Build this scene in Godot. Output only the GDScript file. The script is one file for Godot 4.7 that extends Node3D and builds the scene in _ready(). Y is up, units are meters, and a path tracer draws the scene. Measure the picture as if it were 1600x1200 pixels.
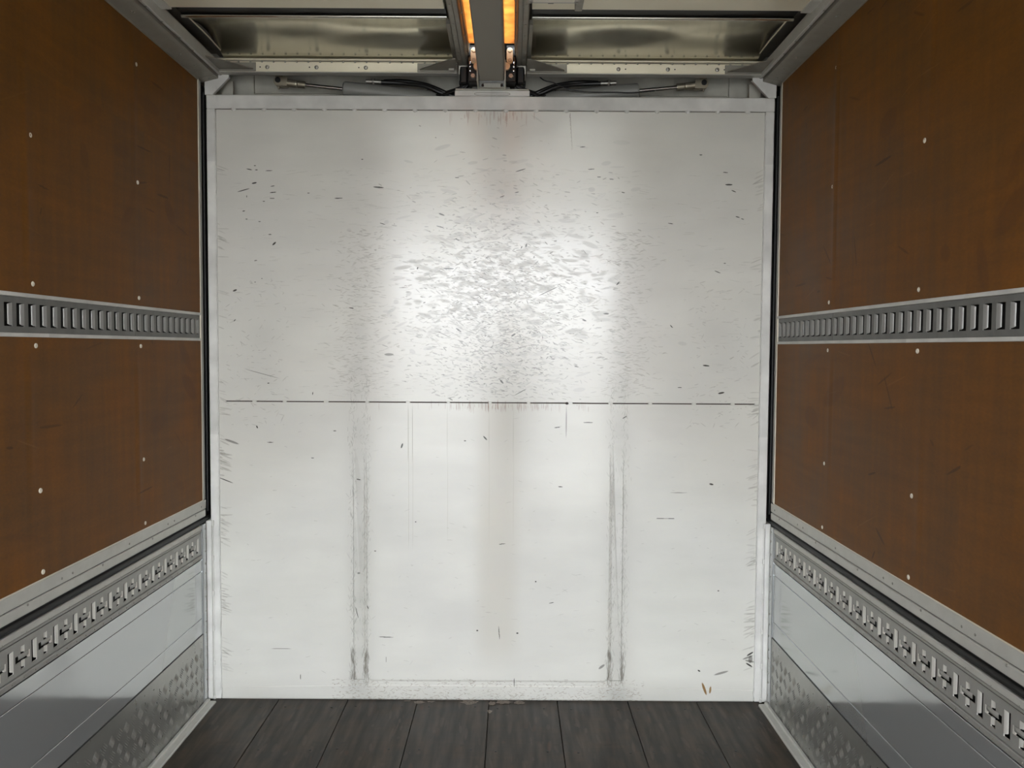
extends Node3D
# A wing-bodied lorry's cargo space, looking from inside at the white front bulkhead. Metres; x right, y up, z towards the open rear.

const HALF := 1.165      # inner half width
const REAR := 5.0        # length of the body
const MID := 0.007       # x of the roof's centre line
const MARKS := "-1.003,2.108,50,15,3 -0.959,2.137,20,10,5 -0.979,2.192,23,-10,3 -0.956,2.207,9,0,2 -0.950,2.190,12,0,2 -0.899,2.187,27,3,2 -0.885,2.125,17,10,2 -0.883,2.100,26,5,3 -0.887,2.076,20,0,2 -0.990,2.083,8,90,2 -0.921,2.064,9,0,2 -1.003,2.024,11,10,3 -0.992,1.992,9,0,2 -0.939,1.982,9,0,2 -0.880,1.893,18,40,6 -0.956,1.824,12,8,2 -1.042,1.702,17,20,6 -0.931,1.751,5,0,2 -0.959,1.736,6,0,2 -0.739,2.098,9,0,2 -0.617,2.078,33,2,3 -0.454,2.123,42,-4,5 -0.520,2.235,9,0,2 -0.438,1.976,23,-15,2 -0.197,2.015,24,-18,5 -0.204,1.965,30,-15,3 -0.132,1.913,18,-22,3 -0.135,2.164,17,0,2 -0.295,1.797,9,70,5 -0.168,1.796,42,0,5 -1.114,2.224,30,90,1 -1.115,2.186,23,90,1 -1.114,2.143,9,90,3 -0.566,1.633,20,-10,3 -0.897,1.930,14,0,2 0.374,2.290,21,8,3 0.123,2.195,42,16,3 0.410,2.201,27,3,2 0.442,2.170,15,0,2 0.493,2.161,18,-4,2 0.108,2.106,17,12,3 0.049,2.089,20,20,3 0.541,2.108,14,-10,2 0.854,2.261,12,0,3 0.955,2.191,20,-4,2 0.970,2.142,29,0,5 0.990,2.116,20,-22,3 1.008,2.012,17,-14,3 1.028,2.004,12,-15,2 0.735,1.984,21,-8,2 0.148,1.892,14,70,6 0.129,1.884,11,60,3 0.524,1.740,17,45,5 0.959,1.824,9,0,2 0.930,1.789,26,-20,2 0.239,1.706,83,24,2 0.436,2.026,9,0,2 -1.044,1.580,11,45,3 -0.908,1.323,9,5,3 -0.728,1.015,11,0,3 -0.956,1.142,11,-60,5 -0.902,1.079,26,0,2 -0.359,1.068,20,70,6 -0.016,1.102,21,-45,5 -0.126,1.545,26,-35,5 -0.412,1.444,38,0,9 -1.061,1.081,60,-18,8 -0.636,1.128,14,0,2 -0.538,0.927,18,-8,3 -1.086,0.920,60,-20,3 -0.302,0.752,6,0,3 -0.726,1.282,11,80,3 -0.934,1.362,144,-14,1 -0.182,1.525,60,-25,1 -0.099,1.090,9,0,3 0.051,1.335,20,-45,6 0.098,1.527,20,30,6 0.388,1.589,17,-20,5 0.477,1.616,23,0,5 0.890,1.406,27,-5,5 0.954,1.294,26,10,6 0.408,1.169,39,0,3 0.281,1.148,24,6,3 0.296,0.902,18,-3,3 0.920,0.916,17,-10,6 0.711,0.772,32,0,2 0.757,0.772,26,0,2 0.358,1.399,18,-8,2 0.129,1.293,53,28,2 0.745,1.566,15,-45,3 0.783,1.315,17,0,2 0.558,1.191,20,30,3 0.786,0.880,68,0,1 -0.546,0.370,45,-75,2 -0.425,0.267,60,-2,2 -0.045,0.297,8,0,5 -0.470,0.629,8,0,3 -0.863,0.214,83,0,1 -0.783,0.095,20,90,2 -0.501,0.393,14,-70,3 -0.538,0.536,12,0,7 -0.425,0.172,23,90,1 0.046,0.288,53,-85,2 0.122,0.287,9,0,5 0.197,0.505,6,0,5 0.110,0.077,35,90,2 0.475,0.147,30,35,9 0.882,0.131,12,-30,5 1.085,0.189,45,20,7 1.093,0.173,38,-10,8 1.094,0.204,30,30,6 1.091,0.157,30,-30,6 1.096,0.181,30,85,16 0.975,0.122,60,15,8 0.957,0.470,8,0,3 0.263,0.416,20,10,2 0.057,0.662,27,5,2 0.727,0.772,68,0,1"

var M := {}
var rng := RandomNumberGenerator.new()
var names := {}
var flat_uv = null

func _ready() -> void:
	rng.seed = 20240611
	var cam := Camera3D.new()
	cam.name = "camera"
	var pitch := atan(57.0 / 1250.0)
	var roll := deg_to_rad(0.35)
	var fwd := Vector3(0, -sin(pitch), -cos(pitch))
	var r0 := Vector3(1, 0, 0)
	var u0 := r0.cross(fwd)
	var r1 := r0 * cos(roll) + u0 * sin(roll)
	var u1 := u0 * cos(roll) - r0 * sin(roll)
	cam.transform = Transform3D(Basis(r1, u1, -fwd), Vector3(0.094, 1.475, 3.285))
	cam.fov = rad_to_deg(2.0 * atan(600.0 / 1250.0))
	cam.near = 0.02
	cam.far = 200.0
	add_child(cam)
	cam.current = true
	var we := WorldEnvironment.new()
	we.name = "environment"
	var env := Environment.new()
	var sky := Sky.new()
	var sm := ProceduralSkyMaterial.new()      # bright overcast sky
	sm.sky_top_color = Color(0.925, 0.96, 1.0)
	sm.sky_horizon_color = Color(0.81, 0.81, 0.815)
	sm.sky_curve = 0.2
	sm.ground_bottom_color = Color(0.35, 0.34, 0.33)
	sm.ground_horizon_color = Color(0.62, 0.62, 0.62)
	sky.sky_material = sm
	env.background_mode = Environment.BG_SKY
	env.sky = sky
	env.background_energy_multiplier = 1.0
	env.tonemap_mode = Environment.TONE_MAPPER_LINEAR
	env.tonemap_exposure = 21.5
	env.sdfgi_enabled = true
	env.ssao_enabled = true
	env.ssil_enabled = true
	we.environment = env
	add_child(we)
	make_materials()
	build_ground()
	build_floor()
	build_front()
	for s in [-1.0, 1.0]:
		build_side(s)
	build_roof()
	for s in [-1.0, 1.0]:
		build_cylinder(s)
	build_photographer()

# ------------------------------------------------------------------ helpers
func new_st() -> SurfaceTool:
	var st := SurfaceTool.new()
	st.begin(Mesh.PRIMITIVE_TRIANGLES)
	return st

func vert(st: SurfaceTool, p: Vector3, n: Vector3) -> void:
	st.set_normal(n)
	if flat_uv:
		st.set_uv(flat_uv.call(p))
	st.add_vertex(p)

func tri(st: SurfaceTool, a: Vector3, b: Vector3, c: Vector3, hint: Vector3) -> void:
	var n := (a - c).cross(a - b)
	if n.length_squared() < 1e-20:
		return
	n = n.normalized()
	if n.dot(hint) < 0.0:
		n = -n
		var t := b
		b = c
		c = t
	vert(st, a, n)
	vert(st, b, n)
	vert(st, c, n)

func quad(st: SurfaceTool, a: Vector3, b: Vector3, c: Vector3, d: Vector3, hint: Vector3) -> void:
	tri(st, a, b, c, hint)
	tri(st, a, c, d, hint)

func smooth_tri(st: SurfaceTool, p: Array, n: Array) -> void:
	var g: Vector3 = (p[0] - p[2]).cross(p[0] - p[1])
	var s: Vector3 = n[0] + n[1] + n[2]
	var order := [0, 1, 2] if g.dot(s) >= 0.0 else [0, 2, 1]
	for i in order:
		vert(st, p[i], n[i])

func smooth_quad(st: SurfaceTool, p: Array, n: Array) -> void:
	smooth_tri(st, [p[0], p[1], p[2]], [n[0], n[1], n[2]])
	smooth_tri(st, [p[0], p[2], p[3]], [n[0], n[2], n[3]])

func box(st: SurfaceTool, x0: float, x1: float, y0: float, y1: float, z0: float, z1: float, b := 0.0) -> void:
	var lo := Vector3(minf(x0, x1), minf(y0, y1), minf(z0, z1))
	var hi := Vector3(maxf(x0, x1), maxf(y0, y1), maxf(z0, z1))
	var c := (lo + hi) / 2.0
	var h := (hi - lo) / 2.0
	b = minf(b, 0.45 * minf(h.x, minf(h.y, h.z)) * 2.0)
	for ax in 3:
		var u := (ax + 1) % 3
		var v := (ax + 2) % 3
		for s in [-1.0, 1.0]:
			var pts := []
			for q in [[-1, -1], [1, -1], [1, 1], [-1, 1]]:
				var p := Vector3.ZERO
				p[ax] = s * h[ax]
				p[u] = q[0] * (h[u] - b)
				p[v] = q[1] * (h[v] - b)
				pts.append(c + p)
			var n := Vector3.ZERO
			n[ax] = s
			quad(st, pts[0], pts[1], pts[2], pts[3], n)
	if b <= 0.0:
		return
	for ax in 3:
		var u := (ax + 1) % 3
		var v := (ax + 2) % 3
		for su in [-1.0, 1.0]:
			for sv in [-1.0, 1.0]:
				var a := Vector3.ZERO
				var d := Vector3.ZERO
				a[u] = su * h[u]
				a[v] = sv * (h[v] - b)
				d[u] = su * (h[u] - b)
				d[v] = sv * h[v]
				var e := Vector3.ZERO
				e[ax] = h[ax] - b
				var n := Vector3.ZERO
				n[u] = su
				n[v] = sv
				quad(st, c + a - e, c + a + e, c + d + e, c + d - e, n)
	for sx in [-1.0, 1.0]:
		for sy in [-1.0, 1.0]:
			for sz in [-1.0, 1.0]:
				var sg := Vector3(sx, sy, sz)
				tri(st, c + sg * (h - Vector3(0, b, b)), c + sg * (h - Vector3(b, 0, b)), c + sg * (h - Vector3(b, b, 0)), sg)

# a polygon in the two axes after `ax`, drawn out along `ax`
func prism(st: SurfaceTool, poly: PackedVector2Array, ax: int, a0: float, a1: float) -> void:
	var u := (ax + 1) % 3
	var v := (ax + 2) % 3
	var mk := func(q: Vector2, a: float) -> Vector3:
		var p := Vector3.ZERO
		p[ax] = a
		p[u] = q.x
		p[v] = q.y
		return p
	var n := Vector3.ZERO
	n[ax] = 1.0 if a1 > a0 else -1.0
	var idx := Geometry2D.triangulate_polygon(poly)
	for i in range(0, idx.size(), 3):
		tri(st, mk.call(poly[idx[i]], a1), mk.call(poly[idx[i + 1]], a1), mk.call(poly[idx[i + 2]], a1), n)
		tri(st, mk.call(poly[idx[i]], a0), mk.call(poly[idx[i + 1]], a0), mk.call(poly[idx[i + 2]], a0), -n)
	var area := 0.0
	for i in poly.size():
		area += poly[i].cross(poly[(i + 1) % poly.size()])
	for i in poly.size():
		var p := poly[i]
		var q := poly[(i + 1) % poly.size()]
		var o := Vector2((q - p).y, -(q - p).x) * signf(area)
		var hint: Vector3 = mk.call(o, 0.0)
		quad(st, mk.call(p, a0), mk.call(q, a0), mk.call(q, a1), mk.call(p, a1), hint)

# a round bar through the points; radii may be one number or one per point
func tube(st: SurfaceTool, pts: Array, radius, sides := 10, caps := true) -> void:
	var rings := []
	var side := Vector3.ZERO
	for i in pts.size():
		var a: Vector3 = pts[maxi(i - 1, 0)]
		var b: Vector3 = pts[mini(i + 1, pts.size() - 1)]
		var d := (b - a).normalized()
		if side == Vector3.ZERO:
			side = d.cross(Vector3.UP if absf(d.y) < 0.9 else Vector3.RIGHT).normalized()
		side = (side - d * side.dot(d)).normalized()
		var up := d.cross(side)
		var r: float = radius[i] if radius is Array else radius
		var ring := []
		for k in sides:
			var t := TAU * k / sides
			var nn := side * cos(t) + up * sin(t)
			ring.append([pts[i] + nn * r, nn])
		rings.append(ring)
	for i in pts.size() - 1:
		for k in sides:
			var k2 := (k + 1) % sides
			var q := [rings[i][k], rings[i][k2], rings[i + 1][k2], rings[i + 1][k]]
			smooth_quad(st, [q[0][0], q[1][0], q[2][0], q[3][0]], [q[0][1], q[1][1], q[2][1], q[3][1]])
	if caps:
		for e in [[0, 1], [pts.size() - 1, pts.size() - 2]]:
			var out: Vector3 = (pts[e[0]] - pts[e[1]]).normalized()
			for k in sides:
				tri(st, pts[e[0]], rings[e[0]][k][0], rings[e[0]][(k + 1) % sides][0], out)

# profile of [radius, height] pairs turned about the line from `o` along `d`
func lathe(st: SurfaceTool, o: Vector3, d: Vector3, prof: Array, sides := 12) -> void:
	d = d.normalized()
	var s := d.cross(Vector3.UP if absf(d.y) < 0.9 else Vector3.RIGHT).normalized()
	var u := d.cross(s)
	for i in prof.size() - 1:
		var r0: float = prof[i][0]
		var h0: float = prof[i][1]
		var r1: float = prof[i + 1][0]
		var h1: float = prof[i + 1][1]
		var sl := Vector2(h1 - h0, -(r1 - r0))
		if sl.length() < 1e-9:
			continue
		sl = sl.normalized()
		for k in sides:
			var t0 := TAU * k / sides
			var t1 := TAU * (k + 1) / sides
			var e0 := s * cos(t0) + u * sin(t0)
			var e1 := s * cos(t1) + u * sin(t1)
			var n0 := e0 * sl.x + d * sl.y
			var n1 := e1 * sl.x + d * sl.y
			var p := [o + e0 * r0 + d * h0, o + e1 * r0 + d * h0, o + e1 * r1 + d * h1, o + e0 * r1 + d * h1]
			if r0 > 1e-7:
				smooth_tri(st, [p[0], p[1], p[2]], [n0, n1, n1])
			if r1 > 1e-7:
				smooth_tri(st, [p[0], p[2], p[3]], [n0, n1, n0])

func curve(pts: Array, n := 24) -> Array:
	var c := Curve3D.new()
	for i in pts.size():
		var a: Vector3 = pts[maxi(i - 1, 0)]
		var b: Vector3 = pts[mini(i + 1, pts.size() - 1)]
		c.add_point(pts[i], -(b - a) / 6.0, (b - a) / 6.0)
	var out := []
	for i in n + 1:
		out.append(c.sample_baked(c.get_baked_length() * i / n, true))
	return out

func numbered(called: String) -> String:
	names[called] = names.get(called, 0) + 1
	return called if names[called] == 1 else "%s_%03d" % [called, names[called] - 1]

func place(mesh: Mesh, called: String, m: Material, parent: Node, at := Vector3.ZERO) -> MeshInstance3D:
	var o := MeshInstance3D.new()
	o.mesh = mesh
	o.material_override = m
	o.position = at
	o.cast_shadow = GeometryInstance3D.SHADOW_CASTING_SETTING_ON
	if parent == self:
		o.name = numbered(called)
	else:
		o.name = called
	parent.add_child(o, true)
	return o

func obj(st: SurfaceTool, called: String, m: Material, parent: Node, at := Vector3.ZERO) -> MeshInstance3D:
	return place(st.commit(), called, m, parent, at)

func thing(called: String, label: String, category: String, at := Vector3.ZERO, group := "") -> Node3D:
	var o := Node3D.new()
	o.name = numbered(called)
	o.position = at
	tag(o, label, category, group)
	add_child(o)
	return o

func tag(o: Node, label: String, category: String, group := "") -> void:
	o.set_meta("label", label)
	o.set_meta("category", category)
	if group:
		o.set_meta("group", group)

func setting(called: String, label: String, category: String) -> Node3D:
	var o := Node3D.new()
	o.name = called
	o.set_meta("kind", "structure")
	o.set_meta("label", label)
	o.set_meta("category", category)
	add_child(o)
	return o

func one_box(x0: float, x1: float, y0: float, y1: float, z0: float, z1: float, b: float, called: String, m: Material, parent: Node) -> MeshInstance3D:
	var st := new_st()
	box(st, x0, x1, y0, y1, z0, z1, b)
	return obj(st, called, m, parent)

# ------------------------------------------------------------------ materials
func mat(c: Color, rough: float, metal := 0.0) -> StandardMaterial3D:
	var m := StandardMaterial3D.new()
	m.albedo_color = c
	m.roughness = rough
	m.metallic = metal
	return m

func noise_img(seed_: int, freq: float, w: int, h: int, stretch := Vector2.ONE, octaves := 4) -> Image:
	var n := FastNoiseLite.new()
	n.seed = seed_
	n.noise_type = FastNoiseLite.TYPE_SIMPLEX_SMOOTH
	n.frequency = freq
	n.fractal_octaves = octaves
	var im := n.get_image(maxi(8, int(w / stretch.x)), maxi(8, int(h / stretch.y)), false, false, false)
	im.resize(w, h, Image.INTERPOLATE_CUBIC)
	im.convert(Image.FORMAT_L8)
	return im

func grain(seed_: int, freq: float, lo: float, hi: float, size := 512) -> ImageTexture:
	var im := noise_img(seed_, freq, size, size)
	var d := im.get_data()
	var o := PackedByteArray()
	o.resize(d.size())
	for i in d.size():
		o[i] = int(clampf(lerpf(lo, hi, d[i] / 255.0), 0.0, 1.0) * 255.0)
	return ImageTexture.create_from_image(Image.create_from_data(size, size, false, Image.FORMAT_L8, o))

func tri_world(m: StandardMaterial3D, scale_: float) -> void:
	m.uv1_triplanar = true
	m.uv1_world_triplanar = true
	m.uv1_scale = Vector3.ONE * scale_

func make_materials() -> void:
	var g1 := grain(3, 0.02, 0.55, 1.0)
	var g2 := grain(5, 0.012, 0.82, 1.0)
	M.paint = mat(Color(0.89, 0.885, 0.86), 0.55)
	M.paint.albedo_texture = g2
	tri_world(M.paint, 0.9)
	M.cream = mat(Color(0.80, 0.79, 0.74), 0.45)
	M.cream.albedo_texture = g2
	tri_world(M.cream, 1.3)
	M.alu = mat(Color(0.78, 0.775, 0.75), 0.75, 0.55)
	M.alu.roughness_texture = g1
	tri_world(M.alu, 1.7)
	M.alu_dark = mat(Color(0.57, 0.555, 0.515), 0.6, 0.5)
	M.alu_dark.roughness_texture = g1
	tri_world(M.alu_dark, 1.7)
	M.gate = mat(Color(0.76, 0.77, 0.77), 0.13, 0.68)
	M.gate.roughness_texture = g1
	tri_world(M.gate, 0.8)
	M.track = mat(Color(0.47, 0.47, 0.455), 0.5, 0.2)
	M.track.albedo_texture = g2
	tri_world(M.track, 2.0)
	M.lip = mat(Color(0.60, 0.60, 0.585), 0.4, 0.4)
	M.lock_rail = mat(Color(0.62, 0.615, 0.595), 0.62, 0.45)
	M.lock_rail.roughness_texture = g1
	tri_world(M.lock_rail, 2.0)
	M.lock_lip = mat(Color(0.90, 0.89, 0.86), 0.36, 0.5)
	M.tread = mat(Color(0.66, 0.66, 0.64), 0.42, 0.75)
	M.tread.roughness_texture = g1
	tri_world(M.tread, 2.0)
	M.hollow = mat(Color(0.05, 0.05, 0.047), 0.8)
	M.rubber = mat(Color(0.055, 0.055, 0.055), 0.55)
	M.hose = mat(Color(0.05, 0.05, 0.05), 0.38)
	M.chrome = mat(Color(0.85, 0.85, 0.84), 0.12, 1.0)
	M.steel = mat(Color(0.66, 0.63, 0.56), 0.38, 0.75)
	M.screw = mat(Color(0.86, 0.83, 0.76), 0.4, 0.2)
	M.rivet = mat(Color(0.62, 0.61, 0.58), 0.35, 0.8)
	M.barrel = mat(Color(0.52, 0.52, 0.50), 0.35)
	M.beam = mat(Color(0.52, 0.50, 0.46), 0.5, 0.1)
	M.link = mat(Color(0.82, 0.72, 0.58), 0.4, 0.3)
	M.black = mat(Color(0.03, 0.03, 0.03), 0.45)
	M.sheet = mat(Color(0.83, 0.82, 0.77), 0.26, 1.0)
	M.sheet.roughness_texture = g1
	var nt := NoiseTexture2D.new()
	nt.width = 256
	nt.height = 256
	nt.seamless = true
	nt.as_normal_map = true
	nt.bump_strength = 1.6
	var fn := FastNoiseLite.new()
	fn.seed = 4
	fn.frequency = 0.014
	fn.fractal_octaves = 2
	nt.noise = fn
	M.sheet.normal_enabled = true
	M.sheet.normal_texture = nt
	M.sheet.normal_scale = 0.35
	tri_world(M.sheet, 0.9)
	M.bow = mat(Color(0.92, 0.89, 0.80), 0.34, 0.25)
	M.lamp_body = mat(Color(0.70, 0.69, 0.66), 0.5)
	M.lens = mat(Color(0.90, 0.88, 0.82), 0.3)
	M.amber = mat(Color(1.0, 0.78, 0.52), 0.6)
	M.amber.albedo_texture = grain(11, 0.03, 0.75, 1.0, 256)
	tri_world(M.amber, 2.0)
	M.amber.backlight_enabled = true
	M.amber.backlight = Color(1.0, 1.0, 1.0)
	M.ground = mat(Color(0.54, 0.53, 0.51), 0.9)
	M.ground.albedo_texture = g2
	tri_world(M.ground, 0.3)
	M.cloth = mat(Color(1, 1, 1), 0.85)
	M.cloth.vertex_color_use_as_albedo = true
	M.seam = mat(Color(0.16, 0.07, 0.05), 0.8)
	paint_front()
	paint_wood()
	paint_floor()

func dab(im: Image, cx: float, cy: float, length: float, high: float, ang: float, col: Color, alpha: float) -> void:
	var w := im.get_width()
	var h := im.get_height()
	var a := length / 2.0
	var b := maxf(high / 2.0, 0.5)
	var ca := cos(ang)
	var sa := sin(ang)
	var ex := absf(a * ca) + absf(b * sa) + 1.0
	var ey := absf(a * sa) + absf(b * ca) + 1.0
	for y in range(maxi(0, int(cy - ey)), mini(h, int(cy + ey) + 2)):
		for x in range(maxi(0, int(cx - ex)), mini(w, int(cx + ex) + 2)):
			var dx := x - cx
			var dy := y - cy
			var u := (dx * ca - dy * sa) / a
			var v := (dx * sa + dy * ca) / b
			var q := u * u + v * v
			if q < 1.0:
				var k := alpha * clampf((1.0 - q) * 2.5, 0.0, 1.0)
				im.set_pixel(x, y, im.get_pixel(x, y).lerp(col, k))

# the bulkhead's paint: scuffs, scrapes, dents' grime and rust, laid out in metres over the two sheets
func paint_front() -> void:
	var S := 2048
	var W := 2.33
	var H := 2.5
	var base := Image.create_empty(512, 512, false, Image.FORMAT_RGB8)
	var na := noise_img(21, 0.008, 512, 512).get_data()
	var nb := noise_img(22, 0.03, 512, 512, Vector2(4, 1)).get_data()
	var nr := Image.create_empty(512, 512, false, Image.FORMAT_L8)
	for y in 512:
		for x in 512:
			var a := na[y * 512 + x] / 255.0 - 0.5
			var b := nb[y * 512 + x] / 255.0 - 0.5
			var wx := (x / 512.0 - 0.5) * W
			var wy := (1.0 - y / 512.0) * H
			var c := Color(0.854, 0.846, 0.813)
			var k := 1.0 + 0.05 * a + 0.05 * b
			# grime rubbed along the two stiffeners, fading upwards
			for sx in [-0.535, 0.535]:
				var d := absf(wx - sx)
				var g := exp(-pow(d / 0.055, 2.0)) * smoothstep(2.15, 1.2, wy) * (0.55 + 1.1 * b + 0.5 * a)
				k -= 0.13 * clampf(g, 0.0, 1.0)
			# dirt creeping up from the floor
			k -= 0.10 * smoothstep(0.12, 0.0, wy) * clampf(0.6 + 1.6 * a + b, 0.0, 1.0)
			# handling stains at the sides
			k -= 0.05 * exp(-pow((absf(wx) - 0.93) / 0.1, 2.0)) * smoothstep(0.9, 1.3, wy) * smoothstep(1.8, 1.5, wy) * clampf(0.5 + 2.0 * b, 0.0, 1.0)
			# browner, slightly darker band down the middle of the lower sheet
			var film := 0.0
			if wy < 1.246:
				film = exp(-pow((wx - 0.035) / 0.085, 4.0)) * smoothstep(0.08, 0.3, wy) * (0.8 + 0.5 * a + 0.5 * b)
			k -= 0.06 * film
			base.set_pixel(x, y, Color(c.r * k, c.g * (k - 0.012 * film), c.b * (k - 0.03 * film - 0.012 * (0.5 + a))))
			var wear := exp(-pow((wx - 0.06) / 0.42, 2.0) - pow((wy - 1.62) / 0.42, 2.0))
			var rr := 0.64 + 0.14 * a + 0.22 * b - 0.10 * wear
			nr.set_pixel(x, y, Color(rr, rr, rr))
	base.resize(S, S, Image.INTERPOLATE_CUBIC)
	nr.resize(S, S, Image.INTERPOLATE_CUBIC)
	var px := S / W
	var py := S / H
	var put := func(wx: float, wy: float, l: float, h: float, ang: float, col: Color, al: float, rough: float) -> void:
		dab(base, (wx + W / 2) * px, (H - wy) * py, l * px, h * py, ang, col, al)
		if rough > 0.0:
			dab(nr, (wx + W / 2) * px, (H - wy) * py, l * px, h * py, ang, Color(rough, rough, rough), 0.8)
	var grey := Color(0.45, 0.44, 0.41)
	var dark := Color(0.17, 0.16, 0.14)
	# scrapes by goods, thickest where loads are pushed against the middle
	for i in 3600:
		var wx := rng.randfn(0.05, 0.20)
		var wy := rng.randfn(1.62, 0.24)
		if wy < 1.26 or absf(wx) > 0.62:
			continue
		var l := rng.randf_range(0.006, 0.03)
		put.call(wx, wy, l, rng.randf_range(0.002, 0.006), rng.randfn(-0.1, 0.3), grey if rng.randf() < 0.75 else Color(0.62, 0.6, 0.55), rng.randf_range(0.1, 0.46), rng.randf_range(0.7, 1.0))
	for i in 460:
		var wx := rng.randfn(0.04, 0.14)
		var wy := rng.randfn(1.52, 0.2)
		if wy > 1.26:
			put.call(wx, wy, rng.randf_range(0.006, 0.02), rng.randf_range(0.002, 0.005), rng.randfn(-0.15, 0.5), dark, rng.randf_range(0.12, 0.5), 0.9)
	for i in 420:        # broad matt patches where the gloss is worn off
		var wx := rng.randfn(0.03, 0.26)
		var wy := rng.randfn(1.72, 0.22)
		if wy > 1.3:
			put.call(wx, wy, rng.randf_range(0.02, 0.08), rng.randf_range(0.006, 0.022), rng.randfn(0.0, 0.25), Color(0.72, 0.715, 0.69), rng.randf_range(0.15, 0.4), rng.randf_range(0.8, 1.0))
	for i in 1500:       # fine level scratches
		var wx := rng.randf_range(-1.05, 1.05) * (1.0 if rng.randf() < 0.4 else 0.6)
		var wy := rng.randf_range(1.27, 2.2)
		put.call(wx, wy, rng.randf_range(0.01, 0.06), 0.0018, rng.randfn(0.0, 0.1), Color(0.58, 0.57, 0.53), rng.randf_range(0.1, 0.35), 0.0)
	for i in 260:
		var wx := rng.randf_range(-1.05, 1.05)
		var wy := rng.randf_range(0.1, 1.24)
		put.call(wx, wy, rng.randf_range(0.006, 0.03), 0.002, rng.randfn(0.0, 0.3), Color(0.55, 0.53, 0.5), rng.randf_range(0.1, 0.35), 0.0)
	for sx in [-0.562, -0.508, 0.508, 0.560]:     # grime on the stiffeners' edges
		for i in 420:
			var wy := 0.06 + 1.3 * pow(rng.randf(), 1.3)
			put.call(sx + rng.randfn(0.0, 0.009), wy, rng.randf_range(0.006, 0.03), 0.003, PI / 2 + rng.randfn(0, 0.4), Color(0.5, 0.48, 0.44), rng.randf_range(0.06, 0.26), 0.0)
		for i in 60:
			put.call(sx + rng.randfn(0.0, 0.006), 0.09 + 0.12 * rng.randf(), rng.randf_range(0.02, 0.05), 0.004, PI / 2 + rng.randfn(0, 0.15), Color(0.4, 0.38, 0.34), rng.randf_range(0.08, 0.3), 0.0)
	for sx in [-0.535, 0.56]:
		for i in 500:
			put.call(sx + rng.randfn(0.0, 0.06), rng.randf_range(1.28, 1.95), rng.randf_range(0.008, 0.035), 0.0035, rng.randfn(0, 0.25), Color(0.52, 0.5, 0.45), rng.randf_range(0.08, 0.34), 0.85)
	for s in [-1.0, 1.0]:     # scrapes fanning in from the frame posts
		for i in 230:
			var wy := rng.randf_range(0.12, 1.25) if i % 4 else rng.randf_range(1.25, 2.2)
			var clump := 0.5 + 0.5 * sin(wy * 21.0 + s)
			if rng.randf() > clump:
				continue
			var l := rng.randf_range(0.01, 0.06)
			put.call(s * (1.112 - l * 0.45), wy, l, rng.randf_range(0.003, 0.008), s * rng.randfn(0.28, 0.16), Color(0.55, 0.53, 0.49), rng.randf_range(0.08, 0.34), 0.0)
		for i in 150:
			put.call(s * rng.randf_range(0.82, 1.08), rng.randf_range(1.15, 1.75), rng.randf_range(0.006, 0.03), 0.003, rng.randfn(0, 0.5), Color(0.5, 0.48, 0.44), rng.randf_range(0.08, 0.34), 0.0)
	for i in 900:        # spatter along the bottom
		put.call(rng.randf_range(-0.65, 0.65), 0.09 * pow(rng.randf(), 1.6), rng.randf_range(0.004, 0.02), 0.003, rng.randfn(0, 0.4), Color(0.5, 0.45, 0.4), rng.randf_range(0.1, 0.45), 0.0)
	# rust and runs below the seams
	for i in 120:
		var wx := rng.randfn(0.08, 0.16)
		put.call(wx, 1.243 - 0.02 * rng.randf(), rng.randf_range(0.01, 0.05), 0.004, PI / 2, Color(0.42, 0.25, 0.2), rng.randf_range(0.04, 0.2), 0.0)
	for i in 40:
		put.call(rng.randfn(0.0, 0.09), 2.425 - 0.03 * rng.randf(), rng.randf_range(0.01, 0.06), 0.006, PI / 2, Color(0.5, 0.3, 0.24), rng.randf_range(0.04, 0.2), 0.0)
	put.call(0.318, 1.17, 0.13, 0.005, PI / 2, Color(0.45, 0.42, 0.4), 0.6, 0.0)
	put.call(0.32, 1.247, 0.014, 0.012, 0.0, Color(0.08, 0.05, 0.04), 0.95, 0.0)
	for k in 9:
		put.call(0.322 + 0.0012 * k, 2.415 - 0.016 * k, 0.022, 0.0035, PI / 2 - 0.08, Color(0.4, 0.36, 0.3), 0.55 - 0.045 * k, 0.0)
	for lx in [-0.333, -0.316, -0.172, 0.0, 0.1]:
		put.call(lx, 1.12, 0.24, 0.003, PI / 2, Color(0.55, 0.54, 0.46), 0.6 if lx < -0.3 else 0.22, 0.0)
		put.call(lx + 0.002, 0.85, 0.4, 0.0022, PI / 2, Color(0.6, 0.57, 0.48), 0.4 if lx < -0.3 else 0.15, 0.0)
	put.call(0.905, 0.055, 0.055, 0.012, -1.2, Color(0.48, 0.34, 0.16), 0.8, 0.0)
	put.call(0.93, 0.05, 0.03, 0.01, 1.4, Color(0.48, 0.34, 0.16), 0.7, 0.0)
	# single knocks and scratches
	for row in MARKS.split(" "):
		var f := row.split_floats(",")
		put.call(f[0], f[1], f[2] / 1000.0 * 1.1, maxf(0.003, f[3 + 1] / 1000.0 * 1.25), deg_to_rad(f[3]), dark, 0.4 if f[4] > 6.5 else 0.85 if f[4] > 1.5 else 0.4, 0.9)
	base.rotate_90(CLOCKWISE)
	nr.rotate_90(CLOCKWISE)
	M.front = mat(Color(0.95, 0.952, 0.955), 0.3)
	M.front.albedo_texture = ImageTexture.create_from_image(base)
	M.front.roughness_texture = ImageTexture.create_from_image(nr)
	M.front.metallic_specular = 0.57
	M.front.anisotropy_enabled = true      # brushed level: gleams stretch upright (u runs up the wall)
	M.front.anisotropy = 0.62

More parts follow.
